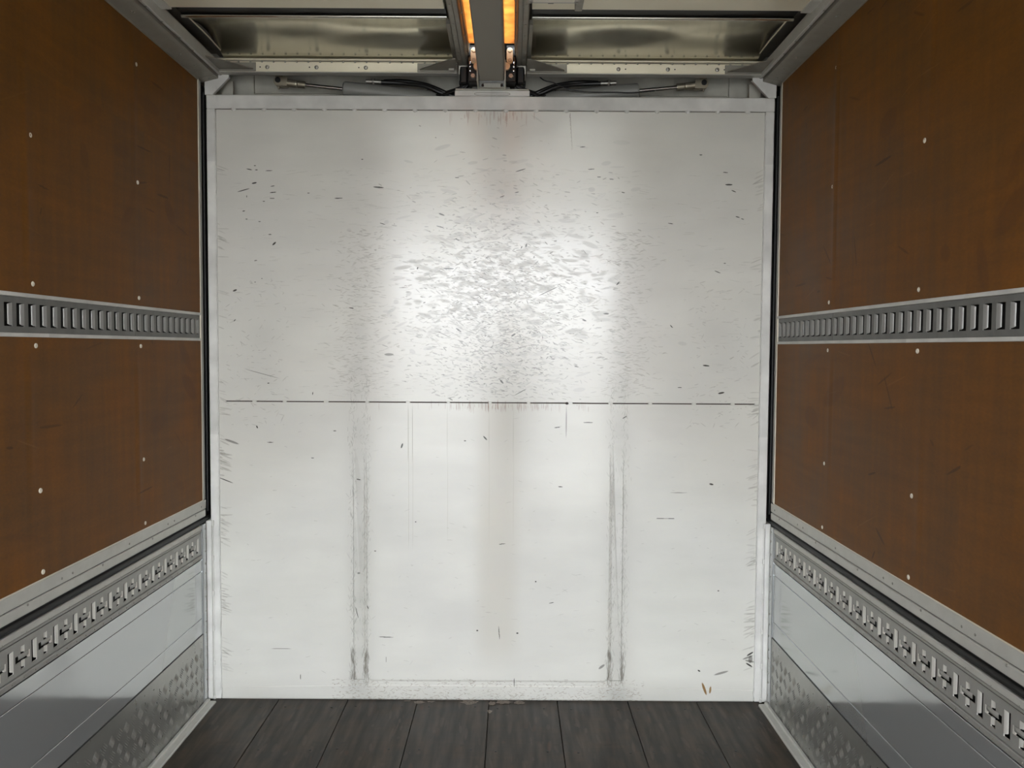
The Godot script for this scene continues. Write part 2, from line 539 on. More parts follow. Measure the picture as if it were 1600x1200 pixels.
# film-faced plywood: brown, with streaks, rubbed patches and stains
func paint_wood() -> void:
	var N := 1024
	var a := noise_img(31, 0.006, N, N).get_data()
	var b := noise_img(32, 0.05, N, N, Vector2(12, 1), 3).get_data()
	var c := noise_img(33, 0.05, N, N, Vector2(1, 16), 3).get_data()
	var f := noise_img(34, 0.25, N, N, Vector2(2, 1), 2).get_data()
	var im := Image.create_empty(N, N, false, Image.FORMAT_RGB8)
	var ro := Image.create_empty(N, N, false, Image.FORMAT_L8)
	for y in N:
		for x in N:
			var i := y * N + x
			var va := a[i] / 255.0 - 0.5
			var vb := b[i] / 255.0 - 0.5
			var vc := c[i] / 255.0 - 0.5
			var vf := f[i] / 255.0 - 0.5
			var k := 0.83 + 0.13 * va + 0.09 * vb + 0.12 * vc + 0.10 * vf
			var warm := 0.03 * va
			im.set_pixel(x, y, Color((0.52 + warm) * k, 0.335 * k, (0.12 - warm * 0.6) * k))
			var r := 0.78 + 0.2 * va + 0.12 * vc + 0.1 * vf
			ro.set_pixel(x, y, Color(r, r, r))
	for i in 46:
		dab(im, rng.randf() * N, rng.randf() * N, rng.randf_range(10, 60), rng.randf_range(2, 5), rng.randfn(0, 0.7), Color(0.2, 0.12, 0.07), rng.randf_range(0.15, 0.5))
	for i in 30:
		dab(im, rng.randf() * N, rng.randf() * N, rng.randf_range(20, 120), rng.randf_range(10, 40), rng.randfn(0, 0.6), Color(0.33, 0.2, 0.1), rng.randf_range(0.1, 0.3))
	for i in 40:
		dab(im, rng.randf() * N, rng.randf() * N, rng.randf_range(20, 90), 2, rng.randfn(0.1, 0.3), Color(0.56, 0.4, 0.24), rng.randf_range(0.1, 0.35))
	M.wood = mat(Color(1, 1, 1), 0.62)
	M.wood.albedo_texture = ImageTexture.create_from_image(im)
	M.wood.roughness_texture = ImageTexture.create_from_image(ro)
	M.wood.metallic_specular = 0.25

func paint_floor() -> void:
	var N := 1024
	var a := noise_img(41, 0.01, N, N).get_data()
	var b := noise_img(42, 0.032, N, N, Vector2(1, 9), 4).get_data()
	var c := noise_img(43, 0.12, N, N, Vector2(14, 2), 2).get_data()
	var im := Image.create_empty(N, N, false, Image.FORMAT_RGB8)
	var ro := Image.create_empty(N, N, false, Image.FORMAT_L8)
	for y in N:
		for x in N:
			var i := y * N + x
			var va := a[i] / 255.0 - 0.5
			var vb := b[i] / 255.0 - 0.5
			var vc := c[i] / 255.0 - 0.5
			var k := 0.88 + 0.3 * va + 0.25 * vb + 0.08 * vc
			var warm := clampf(0.5 + 1.8 * vb + va, 0.0, 1.0)
			im.set_pixel(x, y, Color((0.20 + 0.05 * warm) * k, (0.18 + 0.028 * warm) * k, (0.152 + 0.006 * warm) * k))
			var r := 0.8 - 0.3 * vb + 0.2 * va
			ro.set_pixel(x, y, Color(r, r, r))
	for i in 420:        # scrapes along the planks
		dab(im, rng.randf() * N, rng.randf() * N, rng.randf_range(10, 90), rng.randf_range(3, 15), PI / 2 + rng.randfn(0, 0.1), Color(0.36, 0.31, 0.26) if rng.randf() < 0.7 else Color(0.33, 0.21, 0.14), rng.randf_range(0.08, 0.4))
	for i in 60:
		dab(im, rng.randf() * N, rng.randf() * N, rng.randf_range(6, 40), rng.randf_range(4, 20), rng.randf() * PI, Color(0.11, 0.1, 0.09), rng.randf_range(0.1, 0.4))
	M.plank = mat(Color(1, 1, 1), 0.55)
	M.plank.albedo_texture = ImageTexture.create_from_image(im)
	M.plank.roughness_texture = ImageTexture.create_from_image(ro)
	M.plank.metallic_specular = 0.35
	tri_world(M.plank, 0.7)
	M.peel = mat(Color(0.62, 0.57, 0.52), 0.7)
	M.peel.albedo_texture = grain(45, 0.05, 0.55, 1.0, 256)
	tri_world(M.peel, 6.0)

# ------------------------------------------------------------------ setting
func build_ground() -> void:
	var g := one_box(-40, 40, -1.2, -1.0, -30, 70, 0.0, "ground", M.ground, self)
	g.set_meta("kind", "structure")
	g.set_meta("label", "concrete yard outside the open rear of the body")
	g.set_meta("category", "ground")

func build_floor() -> void:
	var f := setting("floor", "dark worn plank floor running towards the open rear", "floor")
	one_box(-1.2, 1.2, -0.06, -0.024, -0.17, REAR, 0.0, "subfloor", M.hollow, f)
	var edges := [-1.16, -0.872, -0.583, -0.292, 0.006, 0.291, 0.585, 0.872, 1.16]
	for i in 8:
		var st := new_st()
		box(st, edges[i] + 0.0012, edges[i + 1] - 0.0012, -0.024, -0.0006 * ((i * 5) % 3), -0.01, REAR, 0.0015)
		obj(st, "plank", M.plank, f)
	# flakes of old white paint left where the bulkhead meets the planks
	for q in [[-0.335, 0.012, 0.03, 0.006], [-0.285, 0.024, 0.05, 0.014], [-0.235, 0.018, 0.04, 0.008], [-0.075, 0.022, 0.085, 0.022], [0.018, 0.034, 0.03, 0.02], [0.012, 0.105, 0.022, 0.016], [0.066, 0.018, 0.075, 0.02], [0.132, 0.022, 0.045, 0.018]]:
		var st := new_st()
		var ring := []
		for k in 14:
			var t := TAU * k / 14
			var rr := 0.65 + 0.5 * rng.randf()
			ring.append(Vector3(q[0] + cos(t) * q[2] / 2 * rr, 0.0006, q[1] + sin(t) * q[3] * rr))
		for k in 14:
			tri(st, Vector3(q[0], 0.0011, q[1]), ring[k], ring[(k + 1) % 14], Vector3.UP)
		obj(st, "paint_flake", M.peel, f)
	# screw holes near the bulkhead
	for i in 8:
		var cx: float = (edges[i] + edges[i + 1]) / 2
		for dx in [-0.1, 0.09]:
			for z in [0.07, 0.42]:
				var st := new_st()
				lathe(st, Vector3(cx + dx + 0.01 * sin(i * 3.0), -0.0002, z + 0.01 * cos(i * 5.0 + dx)), Vector3.UP, [[0.0048, 0.0], [0.0042, 0.0009], [0.0, 0.0010]], 8)
				obj(st, "plank_screw", M.black, f)
	for s in [-1.0, 1.0]:
		var t := new_st()
		box(t, s * 1.122, s * 1.162, -0.01, 0.0075, 0.035, REAR, 0.003)
		box(t, s * 1.146, s * 1.1615, 0.0, 0.016, 0.035, REAR, 0.003)
		var o := obj(t, "trim_%d" % (1 if s < 0 else 2), M.alu, self)
		o.set_meta("kind", "structure")
		o.set_meta("label", "pale metal edge strip along the %s side of the plank floor" % ("left" if s < 0 else "right"))
		o.set_meta("category", "trim")

func build_front() -> void:
	var w := setting("wall_front", "scuffed white painted steel bulkhead closing the far end", "wall")
	flat_uv = func(p: Vector3) -> Vector2: return Vector2(p.y / 2.5, (p.x + 1.165) / 2.33)
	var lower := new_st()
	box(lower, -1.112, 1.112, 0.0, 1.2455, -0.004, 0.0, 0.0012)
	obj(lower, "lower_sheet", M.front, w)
	var upper := new_st()
	box(upper, -1.112, 1.112, 1.2495, 2.431, -0.004, 0.0, 0.0012)
	obj(upper, "upper_sheet", M.front, w)
	# pressed centre panel, rounded at its lower corners
	var poly := PackedVector2Array()
	for c in [[-0.508 + 0.03, 0.078 + 0.03, PI], [0.508 - 0.03, 0.078 + 0.03, 1.5 * PI]]:
		for k in 6:
			var t: float = c[2] + PI / 2 * k / 5
			poly.append(Vector2(c[0] + 0.03 * cos(t), c[1] + 0.03 * sin(t)))
	for q in [[0.508, 0.87], [0.508, 1.07], [-0.508, 1.07], [-0.508, 0.87]]:
		poly.append(Vector2(q[0], q[1]))
	var pan := new_st()
	bevel_plate(pan, poly, 0.0, 0.0032, 0.008, 1.07)
	obj(pan, "centre_panel", M.front, w)
	for sx in [-0.535, 0.535]:
		var st := new_st()
		bevel_plate(st, PackedVector2Array([Vector2(sx - 0.026, 0.084), Vector2(sx + 0.024, 0.084), Vector2(sx + 0.024, 0.87), Vector2(sx + 0.024, 1.09), Vector2(sx - 0.026, 1.09), Vector2(sx - 0.026, 0.87)]), 0.0, 0.0034, 0.004, 1.09)
		obj(st, "stiffener", M.front, w)
	var sill := new_st()
	bevel_plate(sill, PackedVector2Array([Vector2(-1.11, 0.002), Vector2(1.11, 0.002), Vector2(1.11, 0.05), Vector2(0.52, 0.062), Vector2(-0.5, 0.064), Vector2(-1.11, 0.05)]), 0.0, 0.0025, 0.004)
	obj(sill, "sill_plate", M.front, w)
	# dark, rust-tinged gap between the sheets, bridged by short welds
	flat_uv = null
	one_box(-1.113, 1.113, 1.235, 1.26, -0.012, -0.005, 0.0, "seam_backing", M.seam, w)
	one_box(-1.14, 1.14, 2.42, 2.45, -0.012, -0.005, 0.0, "seam_backing", M.seam, w)
	one_box(-1.14, -1.10, 0.0, 2.44, -0.0119, -0.0055, 0.0, "seam_backing", M.seam, w)
	one_box(1.10, 1.14, 0.0, 2.44, -0.0119, -0.0055, 0.0, "seam_backing", M.seam, w)
	flat_uv = func(p: Vector3) -> Vector2: return Vector2(p.y / 2.5, (p.x + 1.165) / 2.33)
	for q in [[-1.112, -1.082], [-0.975, -0.957], [-0.85, -0.833], [-0.681, -0.661], [-0.51, -0.492], [-0.343, -0.324], [-0.175, -0.16], [-0.004, 0.012], [0.155, 0.17], [0.324, 0.345], [0.49, 0.51], [0.655, 0.672], [0.834, 0.853], [0.994, 1.012], [1.092, 1.112]]:
		var st := new_st()
		bevel_plate(st, PackedVector2Array([Vector2(q[0], 1.241), Vector2(q[1], 1.241), Vector2(q[1], 1.254), Vector2(q[0], 1.254)]), -0.003, 0.0014, 0.002)
		obj(st, "weld", M.front, w)
	var wx := -1.04
	while wx < 1.1:
		var st := new_st()
		lathe(st, Vector3(wx, 2.434, -0.001), Vector3(0, 0, 1), [[0.011, 0.0], [0.009, 0.0025], [0.005, 0.0042], [0.0, 0.005]], 10)
		obj(st, "weld", M.paint, w)
		wx += 0.1225
	flat_uv = null
	# frame
	one_box(-1.15, 1.15, 2.4335, 2.489, -0.05, 0.003, 0.003, "frame_header", M.paint, w)
	for s in [-1.0, 1.0]:
		one_box(s * 1.1135, s * 1.150, 0.0, 2.4335, -0.05, 0.0025, 0.003, "frame_post", M.paint, w)
		# ragged sealant line where sheet and post meet
		var st := new_st()
		var pts := []
		for k in 150:
			pts.append(Vector3(s * (1.1135 + 0.0022 * sin(k * 2.3) * sin(k * 0.37)), 2.42 - 2.4 * k / 149.0, 0.0015))
		var rad := []
		for k in 150:
			rad.append(0.0018 + 0.0016 * absf(sin(k * 1.7 + s)) * absf(sin(k * 0.31)))
		tube(st, pts, rad, 6)
		obj(st, "sealant_bead", M.paint, w)
		# solid corner with a diagonal flange, and the web behind it
		var g := new_st()
		prism(g, PackedVector2Array([Vector2(s * 1.155, 2.489), Vector2(s * 1.124, 2.489), Vector2(s * 1.058, 2.556), Vector2(s * 1.058, 2.62), Vector2(s * 1.155, 2.62)]), 2, -0.006, 0.002)
		obj(g, "corner_plate", M.paint, w)
		var fl := new_st()
		prism(fl, PackedVector2Array([Vector2(s * 1.124, 2.489), Vector2(s * 1.121, 2.492), Vector2(s * 1.055, 2.559), Vector2(s * 1.058, 2.556)]), 2, -0.012, 0.001)
		obj(fl, "corner_flange", M.paint, w)
		var wb := new_st()
		prism(wb, PackedVector2Array([Vector2(s * 1.115, 2.495), Vector2(s * 1.066, 2.495), Vector2(s * 1.066, 2.565), Vector2(s * 1.115, 2.565)]), 2, -0.075, -0.07)
		obj(wb, "corner_web", M.cream, w)
		one_box(s * 1.0, s * 1.19, 2.40, 2.72, -0.17, -0.135, 0.0, "recess_end", M.cream, w)
		one_box(s * 1.2, s * 1.235, -0.06, 0.74, -0.175, 0.04, 0.0, "corner_skin", M.alu_dark, w)
	# recess over the header for the rams
	one_box(-1.2, 1.2, -0.05, 2.72, -0.175, -0.15, 0.0, "rear_plate", M.cream, w)
	one_box(-1.15, 1.15, 2.46, 2.487, -0.15, -0.05, 0.0, "recess_floor", M.cream, w)
	for s in [-1.0, 1.0]:
		var rp := PackedVector2Array()
		for q in [[0.16, 2.47], [1.028, 2.47], [1.028, 2.522], [1.02, 2.536], [1.004, 2.542], [0.16, 2.542]]:
			rp.append(Vector2(s * q[0], q[1]))
		var st := new_st()
		bevel_plate(st, rp, -0.15, -0.138, 0.006)
		obj(st, "pressed_panel", M.cream, w)
		for hx in [0.27, 0.215]:
			var h := new_st()
			lathe(h, Vector3(s * hx, 2.556, -0.15), Vector3(0, 0, 1), [[0.006, 0.0], [0.006, 0.0015], [0.0, 0.0016]], 10)
			obj(h, "drain_hole", M.black, w)

# a plate in x and y whose rim slopes, from z0 up to z1
func bevel_plate(st: SurfaceTool, poly: PackedVector2Array, z0: float, z1: float, b: float, fade_top := 99.0) -> void:
	var area := 0.0
	for i in poly.size():
		area += poly[i].cross(poly[(i + 1) % poly.size()])
	var n := poly.size()
	var inner := PackedVector2Array()
	for i in n:
		var p := poly[(i + n - 1) % n]
		var q := poly[i]
		var r := poly[(i + 1) % n]
		var a := (q - p).normalized()
		var c := (r - q).normalized()
		var na := Vector2(-a.y, a.x) * signf(area)
		var nc := Vector2(-c.y, c.x) * signf(area)
		inner.append(q + (na + nc) * b / (1.0 + na.dot(nc)))
	var top := []
	for q in inner:
		top.append(Vector3(q.x, q.y, lerpf(z0, z1, clampf((fade_top - q.y) / 0.2, 0.02, 1.0))))
	var idx := Geometry2D.triangulate_polygon(inner)
	for i in range(0, idx.size(), 3):
		tri(st, top[idx[i]], top[idx[i + 1]], top[idx[i + 2]], Vector3(0, 0, 1))
	for i in n:
		var j := (i + 1) % n
		var e := poly[j] - poly[i]
		var o := Vector2(e.y, -e.x) * signf(area)
		quad(st, Vector3(poly[i].x, poly[i].y, z0), Vector3(poly[j].x, poly[j].y, z0), top[j], top[i], Vector3(o.x, o.y, 0.2))

# ------------------------------------------------------------------ side walls
func side_word(s: float) -> String:
	return "left" if s < 0 else "right"

func ply(s: float, y0: float, y1: float, seed_: float) -> SurfaceTool:
	var st := new_st()
	var zs := []
	var z := 0.05
	while z < 2.6:
		zs.append(z)
		z += 0.0125
	while z < REAR:
		zs.append(z)
		z += 0.25
	zs.append(REAR)
	var ys := []
	for k in 13:
		ys.append(lerpf(y0, y1, k / 12.0))
	var depth := func(zz: float, yy: float) -> float:
		var d := 0.0
		for c in [0.605, 1.205, 1.805, 2.405]:
			var t: float = (zz - c) / 0.022
			var fade := smoothstep(y0, y0 + 0.2, yy) * smoothstep(y1, y1 - 0.15, yy) * (0.55 + 0.45 * sin(yy * 4.1 + c * 7.0 + seed_))
			d += (0.0034 * exp(-t * t) - 0.0044 * exp(-pow((zz - c - 0.012) / 0.008, 2.0))) * fade
		return d + 0.0012 * sin(zz * 3.1 + yy * 2.3 + seed_)
	var P := func(i: int, k: int) -> Vector3:
		return Vector3(s * (HALF - depth.call(zs[i], ys[k])), ys[k], zs[i])
	var grid := []
	for i in zs.size():
		var col := []
		for k in ys.size():
			col.append(P.call(i, k))
		grid.append(col)
	var nrm := []
	for i in zs.size():
		var col := []
		for k in ys.size():
			var dz: Vector3 = grid[mini(i + 1, zs.size() - 1)][k] - grid[maxi(i - 1, 0)][k]
			var dy: Vector3 = grid[i][mini(k + 1, 12)] - grid[i][maxi(k - 1, 0)]
			var n := dz.cross(dy).normalized()
			col.append(n if n.x * s < 0.0 else -n)
		nrm.append(col)
	for i in zs.size() - 1:
		for k in 12:
			smooth_quad(st, [grid[i][k], grid[i + 1][k], grid[i + 1][k + 1], grid[i][k + 1]], [nrm[i][k], nrm[i + 1][k], nrm[i + 1][k + 1], nrm[i][k + 1]])
	# back and front edge, so that the sheet has a thickness
	quad(st, Vector3(s * 1.178, y0, 0.05), Vector3(s * 1.178, y0, REAR), Vector3(s * 1.178, y1, REAR), Vector3(s * 1.178, y1, 0.05), Vector3(s, 0, 0))
	quad(st, Vector3(s * HALF, y0, 0.05), Vector3(s * HALF, y1, 0.05), Vector3(s * 1.178, y1, 0.05), Vector3(s * 1.178, y0, 0.05), Vector3(0, 0, -1))
	quad(st, Vector3(s * HALF, y0, 0.05), Vector3(s * HALF, y0, REAR), Vector3(s * 1.178, y0, REAR), Vector3(s * 1.178, y0, 0.05), Vector3(0, -1, 0))
	quad(st, Vector3(s * HALF, y1, 0.05), Vector3(s * HALF, y1, REAR), Vector3(s * 1.178, y1, REAR), Vector3(s * 1.178, y1, 0.05), Vector3(0, 1, 0))
	return st

# cut edge of a hole: outline in (z, y), walls `deep` behind the face
func cut_edge(st: SurfaceTool, outline: PackedVector2Array, deep: float, s: float) -> void:
	var n := outline.size()
	var area := 0.0
	for i in n:
		area += outline[i].cross(outline[(i + 1) % n])
	for i in n:
		var p := outline[i]
		var q := outline[(i + 1) % n]
		var e := (q - p).normalized()
		var inw := Vector2(-e.y, e.x) * signf(area)
		quad(st, Vector3(0, p.y, p.x), Vector3(0, q.y, q.x), Vector3(s * deep, q.y, q.x), Vector3(s * deep, p.y, p.x), Vector3(0, inw.y, inw.x))

# lip curling into the hole from its edge on the bulkhead's side
func curled_lip(st: SurfaceTool, z: float, y0: float, y1: float, reach: float, deep: float, s: float) -> void:
	var steps := 7
	var m := (y0 + y1) / 2.0
	for k in steps:
		var q := []
		var nn := []
		for d in [[k, 0], [k, 1], [k + 1, 1], [k + 1, 0]]:
			var t: float = PI / 2 * d[0] / steps
			var y := lerpf(y0, y1, d[1])
			y = m + (y - m) * (1.0 - 0.13 * (1.0 - cos(t)))
			q.append(Vector3(s * deep * (1.0 - cos(t)), y, z + reach * sin(t)))
			nn.append(Vector3(-s * cos(t) * reach, 0, sin(t) * deep).normalized())
		smooth_quad(st, q, nn)
	for e in [[y0, -1.0], [y1, 1.0]]:
		for k in steps:
			var t0 := PI / 2 * k / steps
			var t1 := PI / 2 * (k + 1) / steps
			var y: float = e[0]
			var ya := m + (y - m) * (1.0 - 0.13 * (1.0 - cos(t0)))
			var yb := m + (y - m) * (1.0 - 0.13 * (1.0 - cos(t1)))
			tri(st, Vector3(s * deep * (1.0 - cos(t0)), ya, z + reach * sin(t0)), Vector3(s * deep * (1.0 - cos(t1)), yb, z + reach * sin(t1)), Vector3(s * deep, y, z), Vector3(0, e[1], 0))

# face of a rail with holes: every hole is a list of [z0, z1, y0, y1] boxes side by side along z
func holed_face(x: float, s: float, y0: float, y1: float, z0: float, z1: float, cells: Array) -> SurfaceTool:
	var st := new_st()
	var n := Vector3(-s, 0, 0)
	var R := func(a: float, b: float, c: float, d: float) -> void:
		if b - a > 1e-5 and d - c > 1e-5:
			quad(st, Vector3(s * x, c, a), Vector3(s * x, c, b), Vector3(s * x, d, b), Vector3(s * x, d, a), n)
	var z := z0
	for c in cells:
		R.call(z, c[0], y0, y1)
		R.call(c[0], c[1], y0, c[2])
		R.call(c[0], c[1], c[3], y1)
		z = c[1]
	R.call(z, z1, y0, y1)
	# returns along the edges
	quad(st, Vector3(s * x, y0, z0), Vector3(s * x, y0, z1), Vector3(s * (x + 0.012), y0, z1), Vector3(s * (x + 0.012), y0, z0), Vector3(0, -1, 0))
	quad(st, Vector3(s * x, y1, z0), Vector3(s * x, y1, z1), Vector3(s * (x + 0.012), y1, z1), Vector3(s * (x + 0.012), y1, z0), Vector3(0, 1, 0))
	quad(st, Vector3(s * x, y0, z0), Vector3(s * x, y1, z0), Vector3(s * (x + 0.012), y1, z0), Vector3(s * (x + 0.012), y0, z0), Vector3(0, 0, -1))
	quad(st, Vector3(s * x, y0, z1), Vector3(s * x, y1, z1), Vector3(s * (x + 0.012), y1, z1), Vector3(s * (x + 0.012), y0, z1), Vector3(0, 0, 1))
	return st

func rect(z0: float, z1: float, y0: float, y1: float) -> PackedVector2Array:
	return PackedVector2Array([Vector2(z0, y0), Vector2(z1, y0), Vector2(z1, y1), Vector2(z0, y1)])

func build_side(s: float) -> void:
	var side := side_word(s)
	var w := setting("wall_" + side, "brown film faced plywood wing panel on the %s, framed in aluminium" % side, "wall")
	one_box(s * 1.192, s * 1.23, 0.735, 2.75, -0.175, REAR, 0.0, "outer_skin", M.alu_dark, w)
	# plywood, in a sheet over and a sheet under the slotted rail
	flat_uv = func(p: Vector3) -> Vector2: return Vector2(p.z / 2.2 + (0.0 if s < 0 else 0.37), 1.0 - p.y / 2.2 + (0.0 if s < 0 else 0.21))
	var up := obj(ply(s, 1.606, 2.545, s), "plywood_sheet", M.wood, w)
	var low := obj(ply(s, 0.842, 1.496, s * 2 + 1), "plywood_sheet", M.wood, w)
	flat_uv = null
	var cap := new_st()
	lathe(cap, Vector3.ZERO, Vector3(-s, 0, 0), [[0.0068, -0.004], [0.0068, 0.0004], [0.006, 0.0014], [0.003, 0.0018], [0.0022, 0.0006], [0.0, 0.0006]], 14)
	var cap_mesh := cap.commit()
	for z in [0.576, 1.175, 1.775]:
		for y in [2.41, 2.02, 1.634]:
			place(cap_mesh, "screw", M.screw, up, Vector3(s * (HALF - 0.0005), y, z + (y - 2.0) * 0.02 * (1.0 if s > 0 else -0.3)))
		for y in [1.472, 1.085, 0.864]:
			place(cap_mesh, "screw", M.screw, low, Vector3(s * (HALF - 0.0005), y, z - 0.006 - (1.47 - y) * 0.02))
	# edging of the slotted rail
	for q in [[1.597, 1.6075], [1.4945, 1.505]]:
		one_box(s * 1.1625, s * 1.192, q[0], q[1], 0.05, REAR, 0.001, "rail_edging", M.paint, w)
	# bottom frame in two steps, with rivets
	var bf := one_box(s * 1.1615, s * 1.192, 0.807, 0.8435, 0.02, REAR, 0.002, "bottom_frame", M.alu, w)
	one_box(s * 1.1575, s * 1.192, 0.778, 0.8055, 0.035, REAR, 0.002, "bottom_frame", M.alu, w)
	one_box(s * 1.1645, s * 1.192, 0.80, 0.81, 0.02, REAR, 0.0, "frame_groove", M.black, w)
	one_box(s * 1.1635, s * 1.192, 0.842, 0.8462, 0.05, REAR, 0.0008, "sheet_edging", M.screw, w)
	var riv := new_st()
	lathe(riv, Vector3.ZERO, Vector3(-s, 0, 0), [[0.0035, -0.001], [0.0034, 0.0008], [0.002, 0.0016], [0.0, 0.0018]], 10)
	var rivet_mesh := riv.commit()
	for z in [0.07, 0.33, 0.385, 0.68, 1.02, 1.075, 1.42, 1.475]:
		place(rivet_mesh, "rivet", M.rivet, bf, Vector3(s * 1.1612, 0.822, z))
	for z in [0.14, 0.52, 0.86, 1.24, 1.6]:
		place(rivet_mesh, "rivet", M.rivet, bf, Vector3(s * 1.157, 0.801, z))
	# front edge of the wing
	one_box(s * 1.1625, s * 1.192, 0.8435, 2.545, 0.0445, 0.0505, 0.0008, "front_edging", M.screw, w)
	one_box(s * 1.166, s * 1.192, 0.8435, 2.545, 0.015, 0.0445, 0.002, "front_frame", M.alu, w)
	one_box(s * 1.1655, s * 1.192, 0.85, 2.51, 0.006, 0.016, 0.001, "frame_groove", M.black, w)
	# rubber seals
	var t := new_st()
	box(t, s * 1.1665, s * 1.192, 0.746, 0.7785, -0.03, REAR, 0.004)
	box(t, s * 1.1685, s * 1.192, 0.752, 2.53, -0.05, 0.005, 0.004)
	tube(t, [Vector3(s * 1.167, 0.762, -0.03), Vector3(s * 1.167, 0.762, REAR)], 0.009, 10)
	tube(t, [Vector3(s * 1.167, 0.79, -0.012), Vector3(s * 1.167, 2.5, -0.012)], 0.006, 10)
	var o := obj(t, "trim_%d" % (3 if s < 0 else 4), M.rubber, self)
	o.set_meta("kind", "structure")
	o.set_meta("label", "black rubber seal under and before the %s wing panel" % side)
	o.set_meta("category", "seal")
	build_slot_rail(s)
	build_gate(s)
	build_lock_rail(s)
	build_kick_plate(s)
	build_corner_post(s)
	build_side_rail(s)

# grey rail with a row of upright slots between the two plywood sheets
func build_slot_rail(s: float) -> void:
	var side := side_word(s)
	var rs := new_st()
	cut_edge(rs, rect(-0.0165, 0.0165, -0.030, 0.030), 0.003, s)
	curled_lip(rs, -0.0165, -0.0275, 0.029, 0.0115, 0.0062, s)
	var rim := rs.commit()
	var first := 0.079 if s < 0 else 0.072
	for part in 2:
		var z0 := 0.0515 if part == 0 else first + 0.5262
		var z1 := first + 0.5238 if part == 0 else 3.099
		var lab := "short grey slotted cargo rail on the %s plywood, beside the bulkhead" % side
		if part == 1:
			lab = "long grey slotted cargo rail on the %s plywood, on the viewer's side of its joint" % side
		var o := thing("cargo_rail", lab, "cargo rail", Vector3(s * 1.167, 1.551, z0))
		var cells := []
		var z := first
		while z < 3.07:
			if z - 0.018 > z0 and z + 0.018 < z1:
				cells.append([z - 0.0165 - z0, z + 0.0165 - z0, -0.030, 0.030])
			z += 0.05
		obj(holed_face(0.0, s, -0.0455, 0.0455, 0.0, z1 - z0, cells), "face_plate", M.track, o)
		one_box(s * 0.0205, s * 0.0245, -0.0455, 0.0455, 0.0, z1 - z0, 0.0, "back_plate", M.hollow, o)
		for c in cells:
			place(rim, "slot_rim", M.lip, o, Vector3(0, 0, (c[0] + c[1]) / 2))

# folding side gate: aluminium boards between an end cap and a top cap
func build_gate(s: float) -> void:
	var side := side_word(s)
	var g := thing("side_gate", "low aluminium folding side gate of smooth boards on the %s" % side, "side gate", Vector3(s * HALF, 0.0, 0.02))
	var L := REAR - 0.02
	one_box(s * 0.026, s * 0.065, -0.05, 0.735, 0.0, L, 0.0, "core", M.alu_dark, g)
	for q in [[0.5575, 0.6035], [0.3645, 0.5555], [0.297, 0.3625]]:
		one_box(0.0, s * 0.022, q[0], q[1], 0.041, L, 0.0012, "board", M.gate, g)
	var cap := one_box(s * -0.003, s * 0.022, 0.7265, 0.7455, 0.041, L, 0.003, "top_cap", M.alu, g)
	var endc := one_box(s * -0.004, s * 0.03, 0.004, 0.7475, 0.006, 0.0405, 0.002, "end_cap", M.gate, g)
	var riv := new_st()
	lathe(riv, Vector3.ZERO, Vector3(-s, 0, 0), [[0.0042, -0.001], [0.0040, 0.001], [0.0024, 0.0022], [0.0, 0.0025]], 10)
	var rm := riv.commit()
	for k in 15:
		var y := 0.045 + 0.049 * k + 0.007 * sin(k * 2.6)
		place(rm, "rivet", M.rivet, endc, Vector3(s * -0.004, y, 0.016))
	for k in 30:
		place(rm, "rivet", M.rivet, cap, Vector3(s * -0.0022, 0.731, 0.12 + 0.1 * k)).scale = Vector3.ONE * 0.5

